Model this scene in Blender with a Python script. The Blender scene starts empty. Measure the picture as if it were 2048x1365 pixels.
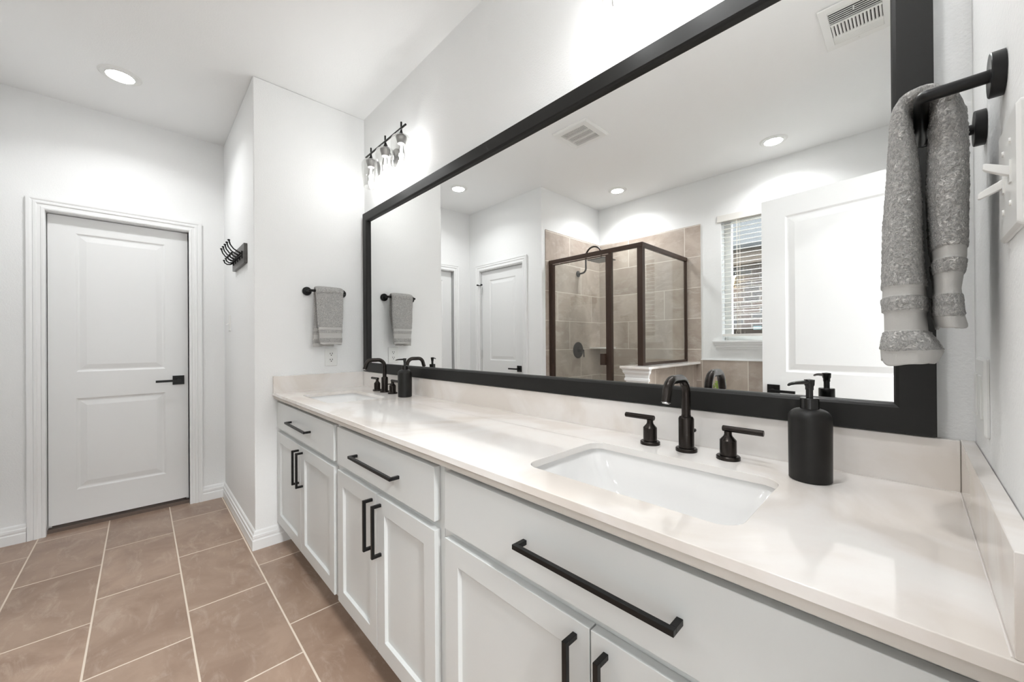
import bpy, bmesh, math, random
from mathutils import Vector, noise
from mathutils.geometry import tessellate_polygon
PI = math.pi
random.seed(7)
S = bpy.context.scene
C = S.collection

# ------------------------------------------------------------------ camera
F_PX, V0 = 770.07, 684.02
cam_d = bpy.data.cameras.new('camera')
cam = bpy.data.objects.new('camera', cam_d); C.objects.link(cam)
cam_d.sensor_fit = 'HORIZONTAL'; cam_d.sensor_width = 36.0
cam_d.lens = 36.0 * F_PX / 2048.0
cam_d.shift_x = 0.0; cam_d.shift_y = (V0 - 682.5) / 2048.0
cam_d.clip_start = 0.01
YAW, PITCH, ROLL = math.radians(43.9054), math.radians(0.1442), math.radians(-0.4042)
Fw = Vector((-math.cos(YAW), math.sin(YAW), 0)); Rt = Vector((math.sin(YAW), math.cos(YAW), 0)); Up = Vector((0, 0, 1))
F2 = Fw * math.cos(PITCH) + Up * math.sin(PITCH); U2 = -Fw * math.sin(PITCH) + Up * math.cos(PITCH)
R2 = Rt * math.cos(ROLL) + U2 * math.sin(ROLL); U3 = -Rt * math.sin(ROLL) + U2 * math.cos(ROLL)
from mathutils import Matrix
M = Matrix(((R2.x, U3.x, -F2.x, 2.6378), (R2.y, U3.y, -F2.y, -1.1223), (R2.z, U3.z, -F2.z, 1.1831), (0, 0, 0, 1)))
cam.matrix_world = M
S.camera = cam
# ------------------------------------------------------------------ world, exposure
W = bpy.data.worlds.new('world'); S.world = W; W.use_nodes = True
W.node_tree.nodes['Background'].inputs[0].default_value = (0.90, 0.95, 1.0, 1)
SKY = 7.5
W.node_tree.nodes['Background'].inputs[1].default_value = SKY
S.view_settings.view_transform = 'Standard'; S.view_settings.look = 'None'
S.view_settings.gamma = 1.0; S.view_settings.use_curve_mapping = False
S.view_settings.exposure = 0.70
DOWN_W, BULB_W, ROOM_FILL_W = (3.3, 5.0, 3.8, 3.0), (1.25, 2.4), 66.0  # last downlight and the bedroom lamp are added fill lights
WARM = (1.0, 0.965, 0.92)

# ------------------------------------------------------------------ dimensions
H = 2.743; L = 2.7192; Y1 = -0.6523; D = 1.0975; YB = -1.7885; X3 = 0.073; YC = -2.81
HC = 0.896; ZS = 0.993; YF = -0.5625; TH = 0.12
DOOR_Y0, DOOR_Y1 = -1.56, -0.74       # doorway in the right wall

# ------------------------------------------------------------------ materials
def new_mat(name):
    m = bpy.data.materials.new(name); m.use_nodes = True
    nt = m.node_tree; b = nt.nodes['Principled BSDF']
    return m, nt, b
def mat(name, col, rough=0.5, metal=0.0, bump=0.0, bscale=60.0, var=0.0, vscale=8.0, coat=0.0, spec=None, bdist=0.002, detail=3.0):
    m, nt, b = new_mat(name)
    b.inputs['Base Color'].default_value = (*col, 1); b.inputs['Roughness'].default_value = rough
    b.inputs['Metallic'].default_value = metal
    if coat: b.inputs['Coat Weight'].default_value = coat; b.inputs['Coat Roughness'].default_value = 0.05
    if spec is not None: b.inputs['Specular IOR Level'].default_value = spec
    if bump or var:
        geo = nt.nodes.new('ShaderNodeNewGeometry')
    if bump:
        n = nt.nodes.new('ShaderNodeTexNoise'); n.inputs['Scale'].default_value = bscale; n.inputs['Detail'].default_value = detail
        nt.links.new(geo.outputs['Position'], n.inputs['Vector'])
        bp = nt.nodes.new('ShaderNodeBump'); bp.inputs['Strength'].default_value = bump; bp.inputs['Distance'].default_value = bdist
        nt.links.new(n.outputs['Fac'], bp.inputs['Height']); nt.links.new(bp.outputs['Normal'], b.inputs['Normal'])
    if var:
        n2 = nt.nodes.new('ShaderNodeTexNoise'); n2.inputs['Scale'].default_value = vscale; n2.inputs['Detail'].default_value = 5
        nt.links.new(geo.outputs['Position'], n2.inputs['Vector'])
        mx = nt.nodes.new('ShaderNodeMix'); mx.data_type = 'RGBA'
        mx.inputs[6].default_value = (*[c * (1 - var) for c in col], 1); mx.inputs[7].default_value = (*[min(1, c * (1 + var)) for c in col], 1)
        nt.links.new(n2.outputs['Fac'], mx.inputs[0]); nt.links.new(mx.outputs[2], b.inputs['Base Color'])
    return m
def emit(name, col, s):
    m, nt, b = new_mat(name); b.inputs['Base Color'].default_value = (*col, 1)
    b.inputs['Emission Color'].default_value = (*col, 1); b.inputs['Emission Strength'].default_value = s
    return m
def glass(name, tint=(1, 1, 1), rough=0.0, fmul=1.0, ior=1.5):
    m = bpy.data.materials.new(name); m.use_nodes = True; nt = m.node_tree; nt.nodes.clear()
    o = nt.nodes.new('ShaderNodeOutputMaterial'); mx = nt.nodes.new('ShaderNodeMixShader')
    t = nt.nodes.new('ShaderNodeBsdfTransparent'); t.inputs[0].default_value = (*tint, 1)
    g = nt.nodes.new('ShaderNodeBsdfGlossy'); g.inputs['Roughness'].default_value = rough; g.inputs[0].default_value = (1, 1, 1, 1)
    lw = nt.nodes.new('ShaderNodeLayerWeight'); lw.inputs[0].default_value = 0.5
    pw = nt.nodes.new('ShaderNodeMath'); pw.operation = 'POWER'; pw.inputs[1].default_value = 5.0; nt.links.new(lw.outputs['Facing'], pw.inputs[0])
    mu = nt.nodes.new('ShaderNodeMath'); mu.operation = 'MULTIPLY_ADD'; mu.inputs[1].default_value = 0.9; mu.inputs[2].default_value = 0.04 * fmul; mu.use_clamp = True
    nt.links.new(pw.outputs[0], mu.inputs[0]); nt.links.new(mu.outputs[0], mx.inputs[0])
    nt.links.new(t.outputs[0], mx.inputs[1]); nt.links.new(g.outputs[0], mx.inputs[2]); nt.links.new(mx.outputs[0], o.inputs[0])
    return m
def tile_mat(name, ua, va, w, h, v0, off0, shift, gw, base, base2, vein, grout, rough=0.35, bump=0.15, vscale=3.2):
    """running-bond stone tile: rows along axis va of height h from v0; joint offset off0 + shift*row; grout width gw"""
    m, nt, b = new_mat(name); N = nt.nodes.new; Lk = nt.links.new
    def mth(op, a, c=None, d=None):
        n = N('ShaderNodeMath'); n.operation = op
        for i, x in enumerate((a, c, d)):
            if x is None: continue
            if isinstance(x, (int, float)): n.inputs[i].default_value = x
            else: Lk(x, n.inputs[i])
        return n.outputs[0]
    geo = N('ShaderNodeNewGeometry'); sp = N('ShaderNodeSeparateXYZ'); Lk(geo.outputs['Position'], sp.inputs[0])
    u = sp.outputs['xyz'.index(ua)]; v = sp.outputs['xyz'.index(va)]
    rv = mth('DIVIDE', mth('SUBTRACT', v, v0), h); row = mth('FLOOR', rv); fv = mth('FRACT', rv)
    uu = mth('DIVIDE', mth('SUBTRACT', mth('SUBTRACT', u, off0), mth('MULTIPLY', row, shift)), w)
    colm = mth('FLOOR', uu); fu = mth('FRACT', uu)
    def edge(fr, size): # distance to nearest joint in metres
        return mth('MULTIPLY', mth('MINIMUM', fr, mth('SUBTRACT', 1.0, fr)), size)
    dist = mth('MINIMUM', edge(fv, h), edge(fu, w))
    mr = N('ShaderNodeMapRange'); mr.interpolation_type = 'SMOOTHSTEP'
    mr.inputs[1].default_value = gw * 0.38; mr.inputs[2].default_value = gw * 0.62; mr.inputs[3].default_value = 0; mr.inputs[4].default_value = 1
    Lk(dist, mr.inputs[0]); mask = mr.outputs[0]
    wn = N('ShaderNodeTexWhiteNoise'); wn.noise_dimensions = '2D'; cb = N('ShaderNodeCombineXYZ'); Lk(row, cb.inputs[0]); Lk(colm, cb.inputs[1]); Lk(cb.outputs[0], wn.inputs['Vector'])
    off = N('ShaderNodeVectorMath'); off.operation = 'SCALE'; Lk(wn.outputs['Color'], off.inputs[0]); off.inputs['Scale'].default_value = 7.0
    pos = N('ShaderNodeVectorMath'); pos.operation = 'ADD'; Lk(geo.outputs['Position'], pos.inputs[0]); Lk(off.outputs[0], pos.inputs[1])
    n1 = N('ShaderNodeTexNoise'); n1.inputs['Scale'].default_value = vscale; n1.inputs['Detail'].default_value = 7; n1.inputs['Roughness'].default_value = 0.62; n1.inputs['Distortion'].default_value = 0.7; Lk(pos.outputs[0], n1.inputs['Vector'])
    mp = N('ShaderNodeMapping'); mp.inputs['Scale'].default_value = (1, 2.6, 1) if va == 'y' else (1, 1, 2.2); Lk(pos.outputs[0], mp.inputs[0])
    n2 = N('ShaderNodeTexNoise'); n2.inputs['Scale'].default_value = vscale * 1.8; n2.inputs['Detail'].default_value = 9; n2.inputs['Roughness'].default_value = 0.72; n2.inputs['Distortion'].default_value = 0.8; Lk(mp.outputs[0], n2.inputs['Vector'])
    r1 = N('ShaderNodeMapRange'); r1.inputs[1].default_value = 0.38; r1.inputs[2].default_value = 0.62; Lk(n1.outputs['Fac'], r1.inputs[0])
    mx1 = N('ShaderNodeMix'); mx1.data_type = 'RGBA'; mx1.inputs[6].default_value = (*base, 1); mx1.inputs[7].default_value = (*base2, 1); Lk(r1.outputs[0], mx1.inputs[0])
    r2 = N('ShaderNodeMapRange'); r2.inputs[1].default_value = 0.52; r2.inputs[2].default_value = 0.74; r2.inputs[4].default_value = 0.75; Lk(n2.outputs['Fac'], r2.inputs[0])
    mx2 = N('ShaderNodeMix'); mx2.data_type = 'RGBA'; Lk(mx1.outputs[2], mx2.inputs[6]); mx2.inputs[7].default_value = (*vein, 1); Lk(r2.outputs[0], mx2.inputs[0])
    hs = N('ShaderNodeHueSaturation'); Lk(mx2.outputs[2], hs.inputs['Color'])
    vr = N('ShaderNodeMapRange'); vr.inputs[3].default_value = 0.92; vr.inputs[4].default_value = 1.07; Lk(wn.outputs['Value'], vr.inputs[0]); Lk(vr.outputs[0], hs.inputs['Value'])
    mx3 = N('ShaderNodeMix'); mx3.data_type = 'RGBA'; mx3.inputs[6].default_value = (*grout, 1); Lk(hs.outputs[0], mx3.inputs[7]); Lk(mask, mx3.inputs[0])
    Lk(mx3.outputs[2], b.inputs['Base Color'])
    rr = N('ShaderNodeMapRange'); rr.inputs[3].default_value = 0.8; rr.inputs[4].default_value = rough; Lk(mask, rr.inputs[0]); Lk(rr.outputs[0], b.inputs['Roughness'])
    ht = mth('ADD', mth('MULTIPLY', mask, 1.0), mth('MULTIPLY', n2.outputs['Fac'], 0.35))
    bpn = N('ShaderNodeBump'); bpn.inputs['Strength'].default_value = bump; bpn.inputs['Distance'].default_value = 0.003; Lk(ht, bpn.inputs['Height']); Lk(bpn.outputs[0], b.inputs['Normal'])
    return m

m_wall = mat('wall_paint', (0.885, 0.89, 0.885), 0.75, bump=0.6, bscale=150, bdist=0.002)
m_ceil = mat('ceiling_paint', (0.92, 0.925, 0.92), 0.85, bump=0.4, bscale=150, bdist=0.0012)
m_trim = mat('trim_paint', (0.88, 0.885, 0.88), 0.32)
m_door = mat('door_paint', (0.85, 0.855, 0.85), 0.38)
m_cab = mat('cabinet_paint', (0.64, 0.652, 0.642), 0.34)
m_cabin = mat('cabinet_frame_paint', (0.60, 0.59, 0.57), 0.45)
m_kick = mat('toe_kick', (0.35, 0.33, 0.31), 0.7)
m_black = mat('matte_black', (0.006, 0.006, 0.006), 0.35, spec=0.3)
m_blk2 = mat('satin_black_metal', (0.02, 0.019, 0.018), 0.32, metal=0.6)
m_orb = mat('faucet_black_bronze', (0.035, 0.03, 0.027), 0.26, metal=0.85)
m_frame = mat('mirror_frame_black', (0.007, 0.0068, 0.006), 0.5, bump=0.04, bscale=400, spec=0.38)
m_soap = mat('soap_bottle_matte', (0.013, 0.0124, 0.0115), 0.42, spec=0.3)
m_gblack = mat('gloss_black', (0.01, 0.01, 0.01), 0.2)
m_bronze = mat('shower_bronze', (0.055, 0.032, 0.022), 0.35, metal=0.4)
m_porc = mat('porcelain', (0.86, 0.855, 0.845), 0.08, coat=0.4)
m_plast = mat('white_plastic', (0.83, 0.83, 0.81), 0.3)
m_slot = mat('dark_slot', (0.02, 0.02, 0.02), 0.8)
m_grey = mat('vent_shadow', (0.10, 0.10, 0.10), 0.8)
m_chrome = mat('chrome', (0.8, 0.8, 0.8), 0.12, metal=1.0)
m_blind = mat('blind_white', (0.84, 0.82, 0.78), 0.4)
m_cord = mat('blind_cord', (0.85, 0.8, 0.72), 0.8)
m_sock = mat('socket_bronze_grey', (0.16, 0.155, 0.15), 0.35, metal=0.6)
m_nick = mat('backplate_metal', (0.35, 0.34, 0.33), 0.2, metal=0.9)
m_shw = mat('shower_dark_bronze', (0.03, 0.024, 0.02), 0.4)
m_board = mat('rack_board', (0.085, 0.08, 0.076), 0.35, var=0.35, vscale=30)
m_carpet = mat('carpet_brown', (0.16, 0.12, 0.10), 0.95, bump=0.8, bscale=300)
m_pot = mat('pot_white', (0.8, 0.8, 0.78), 0.4)
m_leaf = mat('leaf_green', (0.28, 0.42, 0.06), 0.5, var=0.3, vscale=40)
m_fence = mat('fence_wood', (0.03, 0.02, 0.014), 0.8, var=0.3, vscale=20)
m_soffit = mat('eave_wood', (0.06, 0.042, 0.028), 0.7)
m_caulk = mat('caulk', (0.80, 0.76, 0.72), 0.5)
m_sticker = mat('sticker', (0.55, 0.72, 0.78), 0.4)
m_grass = mat('side_yard_gravel', (0.10, 0.095, 0.08), 0.95, var=0.3, vscale=25)
m_lens = emit('downlight_lens', (0.99, 0.99, 0.98), 32.0)
m_fil = emit('bulb_filament', (1.0, 0.98, 0.95), 22.0)
m_lant = emit('lantern_glow', (1.0, 0.72, 0.38), 10.0)
m_glass = glass('shower_glass', (0.97, 0.985, 0.975), fmul=0.9)
m_pane = glass('window_glass', (0.96, 0.98, 0.98), fmul=1.3)
m_shade = glass('lamp_glass', (0.955, 0.955, 0.95), fmul=1.5)
m_bulb = glass('bulb_glass', (1, 1, 1), fmul=1.0)
# mirror
m_mirror, nt, b = new_mat('mirror_silver'); b.inputs['Base Color'].default_value = (0.93, 0.935, 0.93, 1); b.inputs['Metallic'].default_value = 1; b.inputs['Roughness'].default_value = 0.0
# quartz
m_quartz, nt, b = new_mat('quartz_warm_white'); b.inputs['Roughness'].default_value = 0.07
geo = nt.nodes.new('ShaderNodeNewGeometry')
n1 = nt.nodes.new('ShaderNodeTexNoise'); n1.inputs['Scale'].default_value = 2.2; n1.inputs['Detail'].default_value = 6; n1.inputs['Distortion'].default_value = 1.8
nt.links.new(geo.outputs['Position'], n1.inputs['Vector'])
cr = nt.nodes.new('ShaderNodeValToRGB'); e = cr.color_ramp.elements
e[0].position = 0.38; e[0].color = (0.78, 0.725, 0.67, 1); e[1].position = 0.60; e[1].color = (0.88, 0.855, 0.825, 1)
x = cr.color_ramp.elements.new(0.5); x.color = (0.86, 0.82, 0.785, 1)
nt.links.new(n1.outputs['Fac'], cr.inputs[0]); nt.links.new(cr.outputs[0], b.inputs['Base Color'])
# terry cloth
def terry(name, col, amt, sc, dist):
    m, nt, b = new_mat(name); b.inputs['Roughness'].default_value = 0.95; b.inputs['Sheen Weight'].default_value = 0.35; b.inputs['Sheen Roughness'].default_value = 0.6
    b.inputs['Specular IOR Level'].default_value = 0.15
    tc = nt.nodes.new('ShaderNodeTexCoord'); mp = nt.nodes.new('ShaderNodeMapping'); mp.inputs['Scale'].default_value = (1, 1, 1.0); nt.links.new(tc.outputs['Object'], mp.inputs[0])
    n = nt.nodes.new('ShaderNodeTexNoise'); n.inputs['Scale'].default_value = sc; n.inputs['Detail'].default_value = 4; n.inputs['Roughness'].default_value = 0.6; n.inputs['Distortion'].default_value = 1.5
    nt.links.new(mp.outputs[0], n.inputs['Vector'])
    r = nt.nodes.new('ShaderNodeMapRange'); r.inputs[1].default_value = 0.35; r.inputs[2].default_value = 0.65; nt.links.new(n.outputs['Fac'], r.inputs[0])
    mx = nt.nodes.new('ShaderNodeMix'); mx.data_type = 'RGBA'; mx.inputs[6].default_value = (*[c * 0.50 for c in col], 1); mx.inputs[7].default_value = (*[c * 1.12 for c in col], 1)
    nt.links.new(r.outputs[0], mx.inputs[0]); nt.links.new(mx.outputs[2], b.inputs['Base Color'])
    bp = nt.nodes.new('ShaderNodeBump'); bp.inputs['Strength'].default_value = amt; bp.inputs['Distance'].default_value = dist
    nt.links.new(r.outputs[0], bp.inputs['Height']); nt.links.new(bp.outputs[0], b.inputs['Normal'])
    return m
TC = (0.84, 0.82, 0.79)
m_terry = terry('terry_grey', TC, 0.9, 190, 0.006)
m_weave = mat('towel_band_weave', (0.50, 0.49, 0.47), 0.85, bump=0.35, bscale=900, bdist=0.001)
# tiles
FB, FB2, FV = (0.29, 0.195, 0.142), (0.39, 0.278, 0.208), (0.50, 0.395, 0.32)
m_floor = tile_mat('floor_tile', 'x', 'y', 0.604, 0.302, -0.676, -0.4, -0.2, 0.0065, FB, FB2, FV, (0.72, 0.62, 0.52), rough=0.33, bump=0.25)
SB, SB2, SV, SG = (0.41, 0.335, 0.28), (0.53, 0.455, 0.39), (0.64, 0.59, 0.54), (0.78, 0.73, 0.66)
m_tback = tile_mat('shower_tile_back', 'x', 'z', 0.61, 0.3015, 1.107, 0.453, -0.2, 0.006, SB, SB2, SV, SG, rough=0.3)
m_tside = tile_mat('shower_tile_side', 'y', 'z', 0.61, 0.3015, 1.107, -2.834, 0.2, 0.006, SB, SB2, SV, SG, rough=0.3)
m_ttub = tile_mat('tub_tile_back', 'x', 'z', 0.39, 0.62, 0.39, 1.232, 0.0, 0.006, SB, SB2, SV, SG, rough=0.3)
m_tknee = tile_mat('tub_tile_side', 'y', 'z', 0.39, 0.62, 0.39, -1.93, 0.0, 0.006, SB, SB2, SV, SG, rough=0.3)
m_shfl = tile_mat('shower_floor_tile', 'x', 'y', 0.05, 0.05, 0, 0, 0, 0.003, SB, SB2, SV, SG, rough=0.4)
# brick outside
m_brick, nt, b = new_mat('neighbour_brick'); b.inputs['Roughness'].default_value = 0.9
geo = nt.nodes.new('ShaderNodeNewGeometry'); sp = nt.nodes.new('ShaderNodeSeparateXYZ'); cb = nt.nodes.new('ShaderNodeCombineXYZ')
nt.links.new(geo.outputs['Position'], sp.inputs[0]); nt.links.new(sp.outputs[0], cb.inputs[0]); nt.links.new(sp.outputs[2], cb.inputs[1])
bt = nt.nodes.new('ShaderNodeTexBrick'); bt.inputs['Scale'].default_value = 1.0; bt.inputs['Brick Width'].default_value = 0.20; bt.inputs['Row Height'].default_value = 0.075; bt.inputs['Mortar Size'].default_value = 0.008
bt.inputs['Color1'].default_value = (0.12, 0.085, 0.07, 1); bt.inputs['Color2'].default_value = (0.08, 0.08, 0.082, 1); bt.inputs['Mortar'].default_value = (0.22, 0.20, 0.18, 1)
nt.links.new(cb.outputs[0], bt.inputs['Vector'])
nn = nt.nodes.new('ShaderNodeTexNoise'); nn.inputs['Scale'].default_value = 45; nt.links.new(geo.outputs['Position'], nn.inputs['Vector'])
mx = nt.nodes.new('ShaderNodeMix'); mx.data_type = 'RGBA'; mx.blend_type = 'OVERLAY'; mx.inputs[0].default_value = 0.7
nt.links.new(bt.outputs['Color'], mx.inputs[6]); nt.links.new(nn.outputs['Fac'], mx.inputs[7]); nt.links.new(mx.outputs[2], b.inputs['Base Color'])
# shingles
m_shingle = tile_mat('roof_shingle', 'x', 'z', 0.3, 0.09, 0, 0, 0.13, 0.006, (0.024, 0.025, 0.026), (0.031, 0.032, 0.033), (0.038, 0.039, 0.04), (0.008, 0.008, 0.008), rough=0.95)

# ------------------------------------------------------------------ mesh builder
def origin_of(o):
    p = Vector((0, 0, 0))
    while o: p += o.location; o = o.parent
    return p
class MB:
    def __init__(s): s.v = []; s.f = []; s.mi = []; s.cur = 0
    def add(s, vs, fs):
        n = len(s.v); s.v += [tuple(p) for p in vs]; s.f += [tuple(i + n for i in f) for f in fs]; s.mi += [s.cur] * len(fs); return s
    def box(s, x0, y0, z0, x1, y1, z1):
        x0, x1 = sorted((x0, x1)); y0, y1 = sorted((y0, y1)); z0, z1 = sorted((z0, z1))
        return s.add([(x0, y0, z0), (x1, y0, z0), (x1, y1, z0), (x0, y1, z0), (x0, y0, z1), (x1, y0, z1), (x1, y1, z1), (x0, y1, z1)],
              [(0, 3, 2, 1), (4, 5, 6, 7), (0, 1, 5, 4), (1, 2, 6, 5), (2, 3, 7, 6), (3, 0, 4, 7)])
    def tube(s, pts, r, seg=16, cap=True):
        pts = [Vector(p) for p in pts]; rs = r if isinstance(r, (list, tuple)) else [r] * len(pts)
        rings = []; up = None
        for i, p in enumerate(pts):
            t = (pts[min(i + 1, len(pts) - 1)] - pts[max(i - 1, 0)]).normalized()
            if up is None:
                a = Vector((0, 0, 1)) if abs(t.z) < 0.9 else Vector((1, 0, 0)); up = (a - t * a.dot(t)).normalized()
            else: up = (up - t * up.dot(t)).normalized()
            w = t.cross(up)
            rings.append([p + (up * math.cos(2 * PI * k / seg) + w * math.sin(2 * PI * k / seg)) * rs[i] for k in range(seg)])
        return s.loft(rings, cap)
    def loft(s, rings, cap=True, closed=True):
        n = len(rings[0]); vs = [p for r in rings for p in r]; fs = []
        for i in range(len(rings) - 1):
            for k in range(n if closed else n - 1):
                a = i * n + k; b = i * n + (k + 1) % n; fs.append((a, b, b + n, a + n))
        if cap: fs.append(tuple(range(n))[::-1]); fs.append(tuple((len(rings) - 1) * n + k for k in range(n)))
        return s.add(vs, fs)
    def lathe(s, c, prof, axis='z', seg=32, cap=True):
        """prof: list of (radius, distance along axis)"""
        rings = []
        for r, h in prof:
            ring = []
            for k in range(seg):
                a = 2 * PI * k / seg; p, q = r * math.cos(a), r * math.sin(a)
                d = {'z': (p, q, h), 'x': (h, p, q), 'y': (q, h, p), '-x': (-h, q, p), '-y': (p, -h, q), '-z': (q, p, -h)}[axis]
                ring.append((c[0] + d[0], c[1] + d[1], c[2] + d[2]))
            rings.append(ring)
        return s.loft(rings, cap)
    def poly(s, outer, holes, z0, z1, axis='z'):
        def P(p, h): return {'z': (p[0], p[1], h), 'y': (p[0], h, p[1]), 'x': (h, p[0], p[1])}[axis]
        loops = [outer] + holes; flat = [p for l in loops for p in l]
        tris = tessellate_polygon([[Vector((p[0], p[1], 0)) for p in l] for l in loops])
        n = len(flat); vs = [P(p, z0) for p in flat] + [P(p, z1) for p in flat]
        fs = [tuple(t) for t in tris] + [tuple(i + n for i in t)[::-1] for t in tris]; o = 0
        for l in loops:
            for k in range(len(l)):
                a = o + k; b = o + (k + 1) % len(l); fs.append((a, b, b + n, a + n))
            o += len(l)
        return s.add(vs, fs)
    def build(s, name, mats, parent=None, bevel=0.0, smooth=30, label=None, solid=0.0, subd=0, local=False, recalc=True):
        off = Vector((0, 0, 0))
        if parent is not None and not local: off = origin_of(parent)
        loc = None
        if parent is None:
            xs = [v[0] for v in s.v]; ys = [v[1] for v in s.v]; zs = [v[2] for v in s.v]
            off = Vector(((min(xs) + max(xs)) / 2, (min(ys) + max(ys)) / 2, min(zs))); loc = off
        me = bpy.data.meshes.new(name)
        me.from_pydata([(v[0] - off.x, v[1] - off.y, v[2] - off.z) for v in s.v], [], s.f)
        ml = mats if isinstance(mats, (list, tuple)) else [mats]
        for q in ml: me.materials.append(q)
        if len(ml) > 1:
            for p, i in zip(me.polygons, s.mi): p.material_index = i
        if recalc:
            bm = bmesh.new(); bm.from_mesh(me); bmesh.ops.recalc_face_normals(bm, faces=bm.faces); bm.to_mesh(me); bm.free()
        if smooth:
            me.shade_smooth(); me.set_sharp_from_angle(angle=math.radians(smooth))
        o = bpy.data.objects.new(name, me); C.objects.link(o)
        if parent is not None: o.parent = parent
        if loc is not None: o.location = loc
        if solid:
            md = o.modifiers.new('thick', 'SOLIDIFY'); md.thickness = solid; md.offset = -1
        if subd:
            md = o.modifiers.new('sub', 'SUBSURF'); md.levels = subd; md.render_levels = subd
        if bevel:
            md = o.modifiers.new('bevel', 'BEVEL'); md.width = bevel; md.segments = 2; md.limit_method = 'ANGLE'; md.angle_limit = math.radians(35)
            md.harden_normals = True
        if label: o['label'] = label
        return o
def tag(o, label, cat, group=None):
    o['label'] = label; o['category'] = cat
    if group: o['group'] = group
    return o
def struct(o, label=None):
    o['kind'] = 'structure'
    if label: o['label'] = label
    return o
def thing(name, label, cat, loc, group=None, rotz=0.0):
    o = bpy.data.objects.new(name, None); C.objects.link(o); o.location = loc; o.rotation_euler = (0, 0, rotz); o.empty_display_size = 0.05
    return tag(o, label, cat, group)
def rrect(x0, y0, x1, y1, r, n=6):
    pts = []
    for cx, cy, a0 in ((x1 - r, y1 - r, 0), (x0 + r, y1 - r, 90), (x0 + r, y0 + r, 180), (x1 - r, y0 + r, 270)):
        for k in range(n + 1):
            a = math.radians(a0 + 90 * k / n); pts.append((cx + r * math.cos(a), cy + r * math.sin(a)))
    return pts
def arc(c, r, a0, a1, n, plane='yz'):
    out = []
    for k in range(n + 1):
        a = math.radians(a0 + (a1 - a0) * k / n); p, q = r * math.cos(a), r * math.sin(a)
        out.append((c[0], c[1] + p, c[2] + q) if plane == 'yz' else (c[0] + p, c[1], c[2] + q) if plane == 'xz' else (c[0] + p, c[1] + q, c[2]))
    return out

# ------------------------------------------------------------------ room shell
XR = L + TH
struct(MB().box(-D - 0.14, YC - 0.02, -0.12, L, 0.02, 0.0).build('floor', m_floor, smooth=0), 'beige stone-look tile floor in running bond with pale grout')
struct(MB().box(-D - 0.14, YC - 0.14, H, XR, 0.12, H + 0.1).build('ceiling', m_ceil, smooth=0), 'white textured ceiling')
struct(MB().box(-0.02, 0, 0, XR, TH, H).build('wall_vanity', m_wall, smooth=0), 'white wall behind the vanity mirror')
struct(MB().box(-D - 0.14, Y1, 0, 0, TH, H).build('wall_end', m_wall, bevel=0.006), 'white wall block at the far end of the vanity with hook rack on its side')
w = MB(); dy0, dy1, dz = -1.552, -0.866, 2.03
w.box(-D - TH, YB - 0.1, 0, -D, dy0, H); w.box(-D - TH, dy1, 0, -D, Y1 + 0.0, H); w.box(-D - TH, dy0, dz, -D, dy1, H)
struct(w.build('wall_far', m_wall, smooth=0), 'white wall around the closed two-panel door')
w = MB(); ex0, ex1 = -0.905, -0.190
w.box(-D, YC - TH, 0, ex0, YB, H); w.box(ex1, YC - TH, 0, X3, YB, H); w.box(ex0, YC - TH, dz, ex1, YB, H); w.box(ex0, YC - TH, 0, ex1, YB - 0.2, dz)
struct(w.build('wall_closet', m_wall, smooth=0), 'white wall with the second door, beside the shower')
# back wall with window opening
WX0, WX1, WZ0, WZ1 = 1.405, 2.32, 1.19, 2.35
w = MB(); w.box(X3, YC - 0.16, 0, WX0, YC, H); w.box(WX1, YC - 0.16, 0, XR, YC, H); w.box(WX0, YC - 0.16, 0, WX1, YC, WZ0 - 0.02); w.box(WX0, YC - 0.16, WZ1, WX1, YC, H)
struct(w.build('wall_back', m_wall, smooth=0), 'white back wall over the tub with the blind-covered window')
w = MB(); w.box(L, DOOR_Y1, 0, XR, 0, H); w.box(L, YC, 0, XR, DOOR_Y0, H); w.box(L, DOOR_Y0, 2.05, XR, DOOR_Y1, H)
struct(w.build('wall_right', m_wall, smooth=0), 'white wall at the near end of the vanity with switches')

# neighbouring bedroom seen only through the doorway behind the camera
bx0, bx1, by0, by1 = XR, XR + 2.6, -3.0, 1.2
struct(MB().box(L, by0, -0.1, bx1, by1, 0.0).build('floor_bedroom', m_carpet, smooth=0))
struct(MB().box(XR, by0, H, bx1, by1, H + 0.08).build('ceiling_bedroom', m_ceil, smooth=0))
w = MB(); w.box(bx1, by0, 0, bx1 + 0.1, by1, H); w.box(XR, by0 - 0.1, 0, bx1, by0, H); w.box(XR, by1, 0, bx1, by1 + 0.1, H)
struct(w.build('wall_bedroom', m_wall, smooth=0))
def area(name, loc, size, power, col=WARM, rot=(0, 0, 0), shape='DISK', parent=None, spread=None):
    d = bpy.data.lights.new(name, 'AREA'); d.shape = shape; d.size = size; d.energy = power; d.color = col
    if spread: d.spread = spread
    o = bpy.data.objects.new(name, d); C.objects.link(o); o.location = loc; o.rotation_euler = rot
    if parent:
        o.parent = parent; o.location = Vector(loc) - origin_of(parent)
    return o
t = thing('bedroom_fill_lamp', 'unseen round fill lamp added on the bedroom ceiling outside the doorway', 'lamp', (4.1, -1.1, H))  # lamp added out of view, fills the bathroom through the doorway
MB().lathe((4.1, -1.1, H), [(0.0, 0.001), (0.2, 0.001), (0.2, 0.03), (0.16, 0.06), (0.0, 0.07)], '-z').build('fill_shade', m_lens, t)
area('fill_light', (4.1, -1.1, H - 0.08), 0.38, ROOM_FILL_W, (0.96, 0.985, 1.0), parent=t)

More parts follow.
